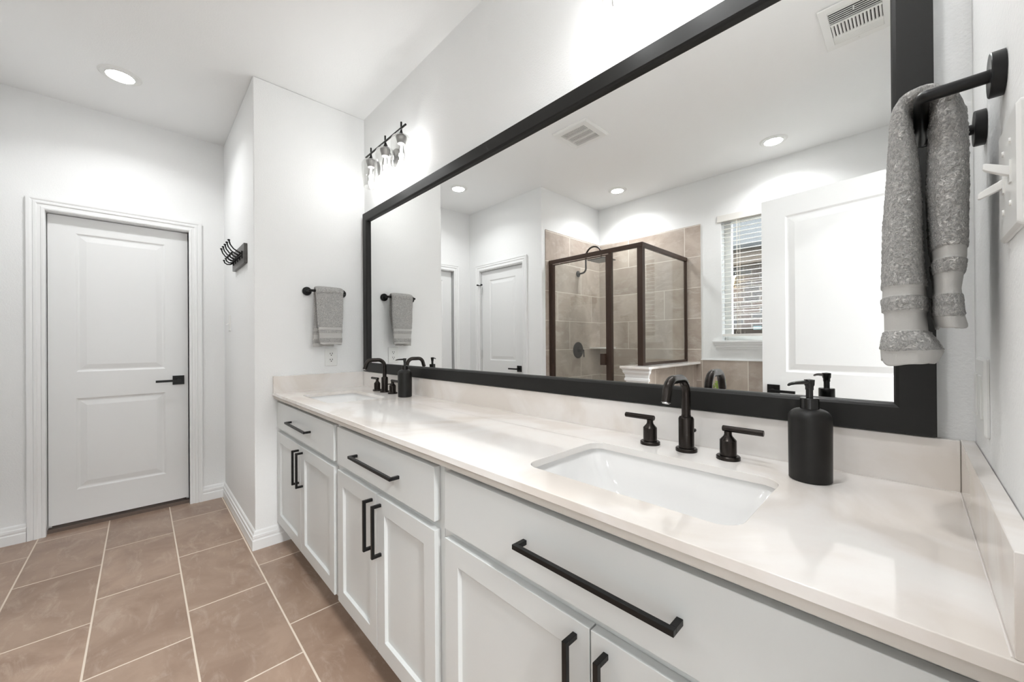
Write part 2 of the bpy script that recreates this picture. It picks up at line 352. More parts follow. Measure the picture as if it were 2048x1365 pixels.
# baseboards: stepped profile run along a wall (direction n = outward normal into the room)
def board_run(name, p0, p1, nrm, m0=0.0, m1=0.0, h=0.108):
    """profile swept p0->p1; m0/m1 = mitre signs at the ends (+1 outside corner, -1 inside corner)"""
    prof = [(0, 0), (0.017, 0), (0.017, h * 0.50), (0.013, h * 0.54), (0.013, h * 0.60), (0.0155, h * 0.64), (0.0155, h * 0.76), (0.010, h * 0.80), (0.008, h * 0.94), (0.003, h), (0, h)]
    a = Vector((p0[0], p0[1], 0)); b2 = Vector((p1[0], p1[1], 0)); t = (b2 - a).normalized(); n = Vector((nrm[0], nrm[1], 0))
    rings = []
    for base, s_ in ((a, -m0), (b2, m1)):
        rings.append([base + n * d + t * (s_ * d) + Vector((0, 0, z)) for d, z in prof])
    return struct(MB().loft(rings).build(name, m_trim, smooth=0))
board_run('baseboard_end', (0, Y1), (0, -0.47), (1, 0), 1, 0)
board_run('baseboard_return', (0, Y1), (-D, Y1), (0, -1), 1, -1)
board_run('baseboard_far', (-D, Y1), (-D, -0.792), (1, 0), -1, 0)
board_run('baseboard_far_left', (-D, -1.628), (-D, YB), (1, 0), 0, -1)
board_run('baseboard_closet', (-D, YB), (-0.972, YB), (0, 1), -1, 0)
board_run('baseboard_shower', (-0.122, YB), (X3, YB), (0, 1), 0, 1)

# door casing: mitred moulding of three legs in the plane of a wall
def casing(mb, u0, u1, top, width, place):
    """u0/u1 inner edges, top inner; place(u, z, d) -> world point with d = distance out of the wall"""
    prof = [(0, 0), (0, 0.010), (0.006, 0.013), (0.014, 0.013), (0.018, 0.010), (0.030, 0.012), (0.036, 0.017), (0.046, 0.017), (0.050, 0.013), (0.060, 0.018), (width, 0.018), (width, 0)]
    rings = []
    for (u, z, du, dzz) in ((u0, 0, -1, 0), (u0, top, -1, 1), (u1, top, 1, 1), (u1, 0, 1, 0)):
        rings.append([place(u + du * w_, z + dzz * w_, d) for w_, d in prof])
    mb.loft(rings)
def panel_slab(mb, W_, H_, T, panels, both=True):
    """slab local: x 0..W_, z 0..H_, front face at y=0 facing -y, back at y=T; sunk-and-raised panels"""
    insets = [(0.0, 0.0), (0.010, 0.006), (0.017, 0.0065), (0.048, 0.001)]
    for side in (0, 1) if both else (0,):
        Y = (lambda d: d) if side == 0 else (lambda d: T - d)
        zs = [0] + [z for p in panels for z in (p[1], p[3])] + [H_]
        x0, x1 = panels[0][0], panels[0][2]
        def q(a, b_, c, d): mb.add([(a, Y(0), b_), (c, Y(0), b_), (c, Y(0), d), (a, Y(0), d)], [(0, 1, 2, 3)])
        q(0, 0, x0, H_); q(x1, 0, W_, H_)
        for k in range(0, len(zs) - 1, 2): q(x0, zs[k], x1, zs[k + 1])
        for (a, b_, c, d) in panels:
            rs = []
            for i_, dd in insets: rs.append([(a + i_, Y(dd), b_ + i_), (c - i_, Y(dd), b_ + i_), (c - i_, Y(dd), d - i_), (a + i_, Y(dd), d - i_)])
            mb.loft(rs, cap=False); mb.add(rs[-1], [(0, 1, 2, 3)])
    if not both: mb.add([(0, T, 0), (W_, T, 0), (W_, T, H_), (0, T, H_)], [(0, 1, 2, 3)])
    mb.add([(0, 0, 0), (W_, 0, 0), (W_, T, 0), (0, T, 0), (0, 0, H_), (W_, 0, H_), (W_, T, H_), (0, T, H_)], [(0, 1, 2, 3), (4, 5, 6, 7), (0, 3, 7, 4), (1, 2, 6, 5)])
def lever_set(root, cx, cz, sgn, y=0.0, front=-1, plate=0.066, length=0.125):
    """square rose and flat lever on local face y, pointing to sgn*x"""
    a = MB(); a.box(cx - plate / 2, y, cz - plate / 2, cx + plate / 2, y + front * 0.008, cz + plate / 2)
    r = a.build('handle_plate', m_black, root, bevel=0.001, local=True)
    a = MB(); a.tube([(cx, y + front * 0.006, cz), (cx, y + front * 0.05, cz)], 0.009)
    a.box(cx - sgn * 0.012, y + front * 0.044, cz - 0.009, cx + sgn * length, y + front * 0.054, cz + 0.007)
    a.build('lever', m_black, r, bevel=0.0012, local=True)

# door 1 : closed door in the far wall (front faces +x). local x -> world +y, local -y -> world +x
root = bpy.data.objects.new('door_1', None); C.objects.link(root); root.location = (-D - 0.045, dy0 + 0.004, 0.042); root.rotation_euler = (0, 0, PI / 2)
struct(root, 'closed white two-panel door with black lever in the far wall'); DW = dy1 - dy0 - 0.008
s = MB(); panel_slab(s, DW, 1.980, 0.035, [(0.118, 0.204, DW - 0.126, 0.798), (0.118, 0.970, DW - 0.126, 1.875)]); s.build('door_slab', m_door, root, smooth=0, local=True)
lever_set(root, DW - 0.055, 0.882, -1)
s = MB(); s.box(-0.004, -0.045, -0.042, -0.016, 0.075, 1.984); s.box(DW + 0.004, -0.045, -0.042, DW + 0.016, 0.075, 1.984); s.box(-0.016, -0.045, 1.984, DW + 0.016, 0.075, 1.998)
for a_, b_, c_, d_ in ((-0.004, 0, 0.010, 1.984), (DW - 0.010, 0, DW + 0.004, 1.984), (-0.004, 1.970, DW + 0.004, 1.984)): s.box(a_, 0.036, b_ - 0.03, c_, 0.048, d_)
s.build('door_jamb', m_trim, root, smooth=0, local=True)
s = MB(); casing(s, dy0 - 0.0, dy1 + 0.0, dz, 0.074, lambda u, z, d: (-D + d, u, z)); struct(s.build('trim_1', m_trim, smooth=20), 'white moulded casing around the closed far door')
struct(MB().box(-D - TH - 0.4, dy0, -0.03, -D - 0.035, dy1, 0.022).build('floor_closet', m_carpet, smooth=0))
w = MB(); w.box(-D - TH - 0.42, dy0 - 0.1, -0.03, -D - TH - 0.4, dy1 + 0.1, H); w.box(-D - TH - 0.4, dy0 - 0.1, -0.03, -D - TH, dy0 - 0.08, H); w.box(-D - TH - 0.4, dy1 + 0.08, -0.03, -D - TH, dy1 + 0.1, H); w.box(-D - TH - 0.4, dy0 - 0.1, 2.3, -D - TH, dy1 + 0.1, 2.32)
struct(w.build('wall_closet_back', m_wall, smooth=0))

# door 2 : closed door in closet wall (front faces +y)
root = bpy.data.objects.new('door_2', None); C.objects.link(root); root.location = (ex1 - 0.004, YB - 0.03, 0.018); root.rotation_euler = (0, 0, PI)
struct(root, 'closed white two-panel door next to the shower'); DW = ex1 - ex0 - 0.008
s = MB(); panel_slab(s, DW, 2.0, 0.035, [(0.14, 0.222, DW - 0.14, 0.818), (0.14, 0.965, DW - 0.14, 1.893)]); s.build('door_slab', m_door, root, smooth=0, local=True)
lever_set(root, 0.085, 0.885, 1)
for hz in (0.28, 1.03, 1.79):
    MB().lathe((DW - 0.002, -0.010, hz - 0.05), [(0.006, 0), (0.006, 0.1)], seg=12).build('hinge', m_chrome, root, local=True)
s = MB(); s.tube([(DW - 0.002, -0.012, 1.845), (DW + 0.004, -0.06, 1.845)], 0.004); s.tube([(DW - 0.002, -0.012, 1.845), (DW - 0.05, -0.045, 1.845)], 0.004)
s.lathe((DW + 0.004, -0.055, 1.845), [(0.009, 0), (0.009, 0.018)], '-y', 12); s.lathe((DW - 0.05, -0.04, 1.845), [(0.009, 0), (0.009, 0.018)], '-y', 12)
s.build('door_stop', m_black, root, local=True)
s = MB(); s.box(-0.004, -0.03, -0.018, -0.016, 0.06, 2.012); s.box(DW + 0.004, -0.03, -0.018, DW + 0.016, 0.06, 2.012); s.box(-0.016, -0.03, 2.004, DW + 0.016, 0.06, 2.018)
s.build('door_jamb', m_trim, root, smooth=0, local=True)
MB().box(-0.006, -0.0305, 0.86, -0.003, -0.005, 0.92).build('strike_plate', m_black, root, local=True)
s = MB(); casing(s, ex0, ex1, dz, 0.066, lambda u, z, d: (u, YB + d, z)); struct(s.build('trim_2', m_trim, smooth=20), 'white moulded casing around the door beside the shower')

# door 3 : entry door swung open behind the camera, hinged on the right wall (front face seen in the mirror faces +y)
ang = math.atan2(-1.655 + 1.548, 2.0 - 2.745)
root = bpy.data.objects.new('door_3', None); C.objects.link(root); root.location = (2.742, -1.552, 0.015); root.rotation_euler = (0, 0, ang)
struct(root, 'white two-panel entry door standing open, seen in the mirror'); DW = 0.752
s = MB(); panel_slab(s, DW, 2.022, 0.035, [(0.125, 0.225, DW - 0.125, 0.83), (0.125, 0.985, DW - 0.125, 1.905)]); s.build('door_slab', m_door, root, smooth=0, local=True)
lever_set(root, DW - 0.06, 0.872, -1)
lever_set(root, DW - 0.06, 0.872, -1, y=0.035, front=1)
s = MB(); casing(s, DOOR_Y0, DOOR_Y1, 2.05, 0.06, lambda u, z, d: (XR + d, u, z)); struct(s.build('trim_3', m_trim, smooth=20))

# ------------------------------------------------------------------ shower and tub tiling, knee wall
TT = 0.010
struct(MB().box(X3, YC + TT, 0, X3 + TT, -1.843, 2.325).build('wall_shower_tile', m_tside, smooth=0), 'beige stone tile on the shower valve wall')
struct(MB().box(X3, YC, 0, 1.222, YC + TT, 2.32).build('wall_back_tile', m_tback, smooth=0), 'beige stone tile on the shower back wall')
KX0, KX1, KY = 1.00, 1.18, -1.79
struct(MB().box(1.222, YC, 0.0, L, YC + TT, 1.004).build('wall_tub_tile', m_ttub, smooth=0), 'beige stone tile band behind the tub')
struct(MB().box(1.222, YC, 1.004, L, YC + TT + 0.004, 1.012).build('trim_4', m_trim, smooth=0))
struct(MB().box(KX0, YC + TT, 0, KX1 - TT, KY - 0.012, 0.965).build('wall_knee', m_wall, smooth=0), 'low knee wall between shower and tub')
struct(MB().box(KX1 - TT, YC + TT, 0, KX1, KY - 0.012, 0.965).build('wall_knee_tile', m_tknee, smooth=0), 'beige stone tile on the tub side of the knee wall')
s = MB(); s.box(KX0 - 0.006, KY - 0.012, 0, KX1 + 0.006, KY, 0.885)
prof = [(0.0, 0.862), (0.010, 0.866), (0.010, 0.885), (0.004, 0.890), (0.008, 0.915), (0.020, 0.935), (0.020, 0.948), (0.028, 0.965)]
rings = []
for d, z in prof: rings.append([(KX0 - 0.006 - d, KY - 0.012, z), (KX0 - 0.006 - d, KY + d, z), (KX1 + 0.006 + d, KY + d, z), (KX1 + 0.006 + d, KY - 0.012, z)])
s.loft(rings); struct(s.build('trim_5', m_trim, smooth=0), 'white moulded end post of the knee wall')
struct(MB().box(KX0 - 0.04, YC + TT, 0.965, KX1 + 0.038, KY + 0.045, 0.985).build('trim_6', m_quartz, bevel=0.003), 'pale stone cap on the knee wall')
struct(MB().box(X3 + TT, YC + TT, 0.0, KX0, -1.88, 0.012).build('floor_shower', m_shfl, smooth=0))
struct(MB().box(X3 + TT, -1.95, 0.0, KX0, -1.85, 0.09).build('trim_7', m_quartz, bevel=0.004), 'pale stone shower curb')
# corner shelf
s = MB(); pts = [(X3 + TT, YC + TT)] + [(X3 + TT + 0.21 * math.sin(a), YC + TT + 0.21 * math.cos(a)) for a in [k * PI / 24 for k in range(13)]]
tag(s.poly(pts, [], 1.108, 1.126).build('corner_shelf', m_quartz, bevel=0.002), 'small pale quarter-round shelf in the tiled shower corner', 'shelf')

# shower enclosure
GY = -1.90
t = thing('shower_enclosure', 'corner shower enclosure with bronze frame and clear glass panels', 'shower', (0.6, GY, 0.09))
def bar(mb, *a): mb.box(*a)
s = MB(); s.box(X3 + TT, GY - 0.018, 1.975, 1.100, GY + 0.018, 2.012); s.box(1.068, YC + TT, 1.975, 1.100, GY, 2.012)
s.build('header', m_bronze, t, bevel=0.003)
MB().box(X3 + TT, GY - 0.016, 0.09, 0.112, GY + 0.016, 1.975).build('wall_jamb', m_bronze, t, bevel=0.002)
MB().box(1.052, GY - 0.024, 0.985, 1.100, GY + 0.022, 1.975).build('corner_post', m_bronze, t, bevel=0.002)
MB().box(0.776, GY - 0.016, 0.09, 0.804, GY + 0.018, 1.975).build('centre_post', m_bronze, t, bevel=0.002)
MB().box(1.072, YC + TT, 0.985, 1.096, YC + TT + 0.024, 1.975).build('wall_jamb', m_bronze, t, bevel=0.002)
MB().box(1.070, YC + TT + 0.024, 0.985, 1.098, GY - 0.024, 1.007).build('sill_rail', m_bronze, t, bevel=0.002)
MB().box(0.804, GY - 0.012, 0.09, KX0 - 0.001, GY + 0.012, 0.108).build('sill_rail', m_bronze, t, bevel=0.002)
s = MB(); s.poly([(0.804, 0.108), (KX0 - 0.042, 0.108), (KX0 - 0.042, 0.987), (1.052, 0.987), (1.052, 1.975), (0.804, 1.975)], [], GY - 0.003, GY + 0.003, 'y'); s.build('fixed_panel', m_glass, t, smooth=0)
MB().box(1.081, YC + TT + 0.02, 1.006, 1.087, GY - 0.022, 1.977).build('return_panel', m_glass, t, smooth=0)
dr = MB(); dr.box(0.114, GY - 0.010, 0.10, 0.146, GY + 0.014, 1.965); dr.box(0.745, GY - 0.010, 0.10, 0.774, GY + 0.014, 1.965); dr.box(0.146, GY - 0.010, 1.958, 0.745, GY + 0.010, 1.966)
d_ = dr.build('shower_door', m_bronze, t, bevel=0.002)
MB().box(0.140, GY - 0.003, 0.10, 0.750, GY + 0.003, 1.960).build('glass_pane', m_glass, d_, smooth=0)
s = MB(); s.box(0.700, GY + 0.010, 0.978, 0.706, GY + 0.040, 1.080); s.box(0.700, GY + 0.034, 0.978, 0.746, GY + 0.040, 1.080); s.box(0.735, GY + 0.010, 0.978, 0.746, GY + 0.036, 1.080)
s.build('door_pull', m_bronze, d_, bevel=0.001)

# shower head
sx = X3 + TT; sy = -2.38
t = thing('rain_shower', 'bronze square rain shower head on a curved wall arm', 'shower head', (sx, sy, 1.937))
MB().lathe((sx, sy, 1.937), [(0.034, 0), (0.034, 0.006), (0.028, 0.010), (0.012, 0.012)], 'x').build('flange', m_shw, t)
p = [(sx + 0.008, sy, 1.937), (sx + 0.05, sy, 1.938)] + arc((sx + 0.06, sy, 1.985), 0.045, -90, 0, 6, 'xz') + [(sx + 0.105, sy, 2.10)] + arc((sx + 0.203, sy, 2.105), 0.098, 180, 0, 14, 'xz') + [(sx + 0.301, sy, 2.075)]
MB().tube(p, 0.0095).build('shower_arm', m_shw, t)
s = MB(); s.lathe((sx + 0.301, sy, 2.048), [(0.014, 0), (0.018, 0.012), (0.012, 0.03)])
s.box(sx + 0.301 - 0.105, sy - 0.105, 2.040, sx + 0.301 + 0.105, sy + 0.105, 2.049)
s.build('rain_plate', m_shw, t, bevel=0.001)
s = MB()
for i in range(12):
    for j in range(12):
        s.lathe((sx + 0.301 - 0.088 + i * 0.016, sy - 0.088 + j * 0.016, 2.0405), [(0.0028, 0), (0.0018, 0.003)], '-z', 6)
o = s.build('nozzles', m_chrome, t); o['kind'] = 'stuff'
t = thing('shower_valve', 'round bronze shower valve plate with lever on the tile wall', 'shower valve', (sx, -2.37, 1.096))
MB().lathe((sx, -2.37, 1.096), [(0.09, 0), (0.09, 0.004), (0.084, 0.008), (0.03, 0.010)], 'x', 48).build('valve_plate', m_shw, t)
s = MB(); s.lathe((sx, -2.37, 1.096), [(0.026, 0.008), (0.026, 0.04), (0.018, 0.05)], 'x'); s.tube([(sx + 0.042, -2.37, 1.10), (sx + 0.046, -2.41, 1.10), (sx + 0.046, -2.415, 1.02)], 0.0065, 10)
s.build('valve_handle', m_shw, t)

# bathtub in a tiled deck, below the window
TX0, TX1, TY0, TY1 = KX1, L, YC + TT, -1.98
struct(MB().poly([(TX0, TY0), (TX1, TY0), (TX1, TY1), (TX0, TY1)], [rrect(TX0 + 0.10, TY0 + 0.22, TX1 - 0.10, TY1 - 0.07, 0.12)], 0.0, 0.50).build('trim_8', m_ttub, smooth=0), 'tiled deck around the bathtub')
s = MB(); rings = []
for ins, z in ((-0.02, 0.501), (-0.02, 0.515), (0.0, 0.522), (0.03, 0.515), (0.045, 0.45), (0.07, 0.20), (0.13, 0.13), (0.2, 0.12)):
    rings.append([(a_, b_, z) for a_, b_ in rrect(TX0 + 0.10 + ins, TY0 + 0.22 + ins, TX1 - 0.10 - ins, TY1 - 0.07 - ins, max(0.05, 0.13 - ins * 0.2), 8)])
s.loft(rings, cap=False); s.add(rings[-1], [tuple(range(len(rings[-1])))]); tag(s.build('bathtub', m_porc, recalc=False), 'white drop-in bathtub in the tiled deck under the window', 'bathtub')
# plant on the deck
px, py = 1.432, -2.66
t = thing('potted_plant', 'small green leafy plant in a white pot on the tub deck', 'plant', (px, py, 0.50))
s = MB(); s.lathe((px, py, 0.50), [(0.030, 0.0), (0.040, 0.075), (0.036, 0.075), (0.034, 0.064)]); s.build('pot', m_pot, t)
s = MB()
for k in range(46):
    a = random.uniform(0, 2 * PI); h_ = random.uniform(0.11, 0.27); sp_ = random.uniform(0.01, 0.075) * (0.5 + h_ * 2.2)
    tip = Vector((px + sp_ * math.cos(a), py + sp_ * math.sin(a), 0.565 + h_)); base = Vector((px + 0.006 * math.cos(a), py + 0.006 * math.sin(a), 0.565))
    mid = (tip + base) / 2 + Vector((0, 0, 0.012)); d1 = (tip - base).normalized(); sd = d1.cross(Vector((0, 0, 1))).normalized()
    s.tube([base, mid, tip], [0.0012, 0.001, 0.0006], 5)
    for q_ in (0.55, 0.7, 0.82, 0.92, 1.0):
        c_ = base.lerp(tip, q_) + Vector((0, 0, 0.010 * (1 - abs(2 * q_ - 1))))
        for sg in (-1, 1):
            lt = c_ + sd * sg * 0.021 + Vector((random.uniform(-1, 1), random.uniform(-1, 1), random.uniform(0.5, 2))) * 0.008
            ax = (lt - c_); nn_ = ax.cross(d1).normalized(); w_ = ax.cross(nn_).normalized() * 0.0065
            s.add([c_, c_ + ax * 0.5 + w_ + nn_ * 0.001, lt, c_ + ax * 0.5 - w_, c_ + ax * 0.5 - nn_ * 0.0015], [(0, 1, 4), (1, 2, 4), (2, 3, 4), (3, 0, 4)])
s.build('foliage', m_leaf, t, smooth=60)

# ------------------------------------------------------------------ window
root = bpy.data.objects.new('window_1', None); C.objects.link(root); root.location = (1.86, YC, WZ0); struct(root, 'white window over the tub with brick house beyond')
wy = YC - 0.115
s = MB(); s.poly([(WX0, WZ0 - 0.02), (WX1, WZ0 - 0.02), (WX1, WZ1), (WX0, WZ1)], [[(WX0 + 0.058, WZ0 + 0.055), (WX1 - 0.058, WZ0 + 0.055), (WX1 - 0.058, WZ1 - 0.05), (WX0 + 0.058, WZ1 - 0.05)]], wy - 0.035, wy + 0.02, 'y')
s.build('window_frame', m_plast, root, bevel=0.003, smooth=0)
MB().box(WX0 + 0.05, wy - 0.003, WZ0 + 0.05, WX1 - 0.05, wy + 0.003, WZ1 - 0.045).build('pane', m_pane, root, smooth=0)
MB().box(WX0 - 0.075, YC - 0.095, WZ0 - 0.020, WX1 + 0.075, YC + 0.032, WZ0).build('window_sill', m_trim, root, bevel=0.004)
s = MB(); rings = []
for x_, s_ in ((WX0 - 0.055, 1), (WX1 + 0.055, -1)):
    rings.append([(x_ + s_ * (0.022 - d), YC + d, z) for d, z in ((0, 1.170), (0.024, 1.170), (0.024, 1.152), (0.016, 1.146), (0.016, 1.130), (0.010, 1.122), (0.010, 1.108), (0, 1.108))])
s.loft(rings); s.build('window_apron', m_trim, root, smooth=0)
st = MB().box(1.635, wy + 0.004, 1.288, 1.700, wy + 0.0055, 1.320).build('sticker', m_sticker, root, label='pale blue paper label stuck on the glass')
# blinds
t = thing('window_blind', 'white horizontal slat blind hanging in the bathroom window', 'blind', (1.86, YC, 1.2))
MB().box(WX0 - 0.032, YC - 0.012, 2.295, WX1 + 0.032, YC + 0.012, 2.358).build('valance', m_blind, t, bevel=0.004)
MB().box(WX0 + 0.006, YC - 0.075, 2.30, WX1 - 0.006, YC - 0.015, 2.345).build('headrail', m_blind, t)
s = MB(); tilt = math.radians(-9); n_sl = 25
for k in range(n_sl):
    z = 2.272 - k * 0.0405; pr_ = []
    for j in range(7):
        q_ = -1 + j / 3.0; yy = YC - 0.032 + 0.0245 * q_; pr_.append((yy, z + 0.0245 * q_ * math.sin(tilt) + 0.0025 * (1 - q_ * q_)))
    rr_ = [[(x_, y_, z_) for y_, z_ in pr_] + [(x_, y_, z_ - 0.0028) for y_, z_ in pr_[::-1]] for x_ in (WX0 + 0.004, WX1 - 0.004)]
    s.loft(rr_)
s.build('slats', m_blind, t, smooth=20)
MB().box(WX0 + 0.004, YC - 0.058, 1.228, WX1 - 0.004, YC - 0.008, 1.250).build('bottom_rail', m_blind, t, bevel=0.003)
for cx_ in (1.548, 2.18):
    s = MB()
    for dx in (-0.008, 0.008): s.tube([(cx_ + dx, YC - 0.004, 2.30), (cx_ + dx * 0.8, YC - 0.004, 1.26)], 0.0011, 5)
    s.tube([(cx_, YC - 0.058, 2.30), (cx_, YC - 0.058, 1.25)], 0.0011, 5); s.build('ladder_cord', m_cord, t)
s = MB(); s.tube([(1.535, YC + 0.002, 2.295), (1.538, YC + 0.002, 1.30), (1.528, YC + 0.002, 1.262), (1.536, YC + 0.002, 1.245)], 0.0014, 6); s.build('pull_cord', m_cord, t)
# outside
t = thing('neighbouring_house', 'brick house with grey shingle roof outside the bathroom window', 'house', (1.0, -5.3, 0))
MB().box(-4.0, -5.3, -0.2, 7.0, -5.0, 2.35).build('brick_wall', m_brick, t, smooth=0)
MB().box(-4.2, -5.05, 2.22, 7.2, -4.70, 2.48).build('eave', m_soffit, t, smooth=0)
s = MB(); s.add([(-4.3, -4.62, 2.46), (7.3, -4.62, 2.46), (7.3, -8.0, 4.6), (-4.3, -8.0, 4.6), (-4.3, -4.62, 2.40), (7.3, -4.62, 2.40), (7.3, -8.0, 4.54), (-4.3, -8.0, 4.54)], [(0, 1, 2, 3), (7, 6, 5, 4), (0, 4, 5, 1), (2, 6, 7, 3), (1, 5, 6, 2), (0, 3, 7, 4)])
s.build('roof', m_shingle, t, smooth=0)
t = thing('wall_lantern', 'lit wall lantern on the brick house outside', 'lantern', (0.86, -4.93, 1.95))
s = MB(); s.box(0.80, -5.0, 1.97, 0.92, -4.985, 2.14); s.box(0.845, -4.985, 2.11, 0.875, -4.93, 2.125); s.lathe((0.86, -4.93, 2.10), [(0.07, 0), (0.02, 0.05)], 'z', 4); s.build('bracket', m_black, t)
MB().lathe((0.86, -4.93, 1.96), [(0.03, 0), (0.055, 0.14)], 'z', 16).build('glow_glass', m_lant, t)
s = MB()
for k in range(60): s.box(-3 + k * 0.142, -3.62, -0.1, -3 + k * 0.142 + 0.138, -3.60, 1.30)
s.box(-3, -3.60, 1.24, 5.5, -3.57, 1.33)
tag(s.build('wooden_fence', m_fence, smooth=0), 'dark wooden board fence outside the window', 'fence')
struct(MB().box(-4, -6, -0.25, 7, YC - 0.16, -0.1).build('floor_yard', m_grass, smooth=0))

# ------------------------------------------------------------------ vanity
FY = -0.524; PYF = -0.545    # face frame plane, front face of doors and drawers
def bar_pull(root, p0, p1, vert):
    """square bar pull, p0,p1 ends (x,z) of the bar on the plane PYF"""
    w_ = 0.005; s = MB(); y0_, y1_ = PYF - 0.034, PYF
    if vert:
        x_ = p0[0]; s.box(x_ - w_, y0_, p0[1], x_ + w_, y0_ + 0.010, p1[1]); s.box(x_ - w_, y0_ + 0.010, p0[1], x_ + w_, y1_, p0[1] + 0.010); s.box(x_ - w_, y0_ + 0.010, p1[1] - 0.010, x_ + w_, y1_, p1[1])
    else:
        z_ = p0[1]; s.box(p0[0], y0_, z_ - w_, p1[0], y0_ + 0.010, z_ + w_); s.box(p0[0], y0_ + 0.010, z_ - w_, p0[0] + 0.010, y1_, z_ + w_); s.box(p1[0] - 0.010, y0_ + 0.010, z_ - w_, p1[0], y1_, z_ + w_)
    return s.build('handle', m_black, root, bevel=0.0008)
def shaker(x0, x1, z0, z1, root):
    st_ = 0.057; s = MB(); loops = []
    s.add([(x0, PYF, z0), (x1, PYF, z0), (x1, PYF, z1), (x0, PYF, z1)], [])
    out = [(x0, z0), (x1, z0), (x1, z1), (x0, z1)]; inn = [(x0 + st_, z0 + st_), (x1 - st_, z0 + st_), (x1 - st_, z1 - st_), (x0 + st_, z1 - st_)]
    rings = [[(a_, FY - 0.0005, b_) for a_, b_ in out], [(a_, PYF, b_) for a_, b_ in out], [(a_, PYF, b_) for a_, b_ in inn]]
    inn2 = [(x0 + st_ + 0.002, z0 + st_ + 0.002), (x1 - st_ - 0.002, z0 + st_ + 0.002), (x1 - st_ - 0.002, z1 - st_ - 0.002), (x0 + st_ + 0.002, z1 - st_ - 0.002)]
    rings.append([(a_, PYF + 0.011, b_) for a_, b_ in inn2])
    s.v = []; s.f = []; s.mi = []; s.loft(rings)
    return s.build('door', m_cab, root, bevel=0.0012, smooth=0)
cabs = [(0.0, 0.982, 0.028, 0.958, 'left sink', 'white shaker vanity cabinet at the far end under the left sink'),
        (0.982, 1.748, 1.000, 1.726, 'middle', 'white shaker vanity cabinet in the middle, between the two sink cabinets'),
        (1.748, L, 1.776, 2.692, 'right sink', 'white shaker vanity cabinet nearest the camera under the right sink')]
for (cx0, cx1, fx0, fx1, kk, lab) in cabs:
    t = thing('vanity_cabinet', lab, 'cabinet', ((cx0 + cx1) / 2, -0.26, 0), 'vanity cabinets along the mirror wall')
    s = MB(); e_ = 0.0008
    s.box(cx0 + e_, FY + 0.002, 0.115, cx0 + 0.018, -0.002, 0.855); s.box(cx1 - 0.018, FY + 0.002, 0.115, cx1 - e_, -0.002, 0.855); s.box(cx0 + 0.018, FY + 0.002, 0.115, cx1 - 0.018, -0.002, 0.133); s.box(cx0 + 0.018, -0.014, 0.133, cx1 - 0.018, -0.002, 0.855)
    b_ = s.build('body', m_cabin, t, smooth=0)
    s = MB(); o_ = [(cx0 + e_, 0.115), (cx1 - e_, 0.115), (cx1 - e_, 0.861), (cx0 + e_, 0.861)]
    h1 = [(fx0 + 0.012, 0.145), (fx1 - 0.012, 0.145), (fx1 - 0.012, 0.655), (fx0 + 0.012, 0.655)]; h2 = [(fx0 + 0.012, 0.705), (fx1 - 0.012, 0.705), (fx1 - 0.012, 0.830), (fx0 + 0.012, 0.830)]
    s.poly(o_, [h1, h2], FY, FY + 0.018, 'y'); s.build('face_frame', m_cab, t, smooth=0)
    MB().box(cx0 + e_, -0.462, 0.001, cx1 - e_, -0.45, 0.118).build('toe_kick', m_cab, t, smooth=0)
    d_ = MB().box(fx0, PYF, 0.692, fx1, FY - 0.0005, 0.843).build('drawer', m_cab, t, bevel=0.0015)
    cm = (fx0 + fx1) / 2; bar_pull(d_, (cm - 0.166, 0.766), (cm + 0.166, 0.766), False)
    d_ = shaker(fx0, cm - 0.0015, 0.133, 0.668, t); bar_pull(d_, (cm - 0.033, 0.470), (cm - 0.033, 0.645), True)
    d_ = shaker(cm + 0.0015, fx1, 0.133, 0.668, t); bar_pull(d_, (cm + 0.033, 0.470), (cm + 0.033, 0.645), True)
# countertop
RS = rrect(2.000, -0.472, 2.452, -0.176, 0.040); LS = rrect(0.243, -0.472, 0.695, -0.176, 0.040)
HOLE = 0.016
t = thing('countertop', 'long warm-white quartz countertop with two sink cutouts', 'countertop', (L / 2, YF / 2, 0.861))
def circ(cx_, cy_, r, n=16): return [(cx_ + r * math.cos(2 * PI * k / n), cy_ + r * math.sin(2 * PI * k / n)) for k in range(n)]
MB().poly([(0.0008, YF), (L - 0.0008, YF), (L - 0.0008, -0.0008), (0.0008, -0.0008)], [RS, LS], 0.8785, HC).build('slab', m_quartz, t, bevel=0.002, smooth=20)
s = MB(); s.box(0.001, -0.5555, 0.8612, L - 0.001, -0.505, 0.8782); s.build('edge_strip', mat('edge_strip_beige', (0.60, 0.565, 0.52), 0.5), t, smooth=0)
s = MB(); s.box(0.0198, -0.020, HC, L - 0.0198, -0.001, ZS)
tag(s.build('backsplash', m_quartz, bevel=0.0012), 'long low quartz backsplash under the mirror', 'backsplash')
tag(MB().box(0.001, YF + 0.002, HC, 0.0195, -0.0008, ZS).build('backsplash', m_quartz, bevel=0.0012), 'short quartz side splash at the far left end of the counter', 'backsplash')
tag(MB().box(L - 0.0195, YF + 0.002, HC, L - 0.001, -0.0008, ZS).build('backsplash', m_quartz, bevel=0.0012), 'short quartz side splash against the right wall', 'backsplash')
s = MB()
for a_, b_ in (((0.021, -0.0205, HC), (L - 0.021, -0.0205, HC)), ((L - 0.0205, -0.0205, HC), (L - 0.0205, YF + 0.004, HC)), ((0.0205, -0.0205, HC), (0.0205, YF + 0.004, HC))): s.tube([a_, b_], 0.0013, 6)
struct(s.build('trim_9', m_caulk))
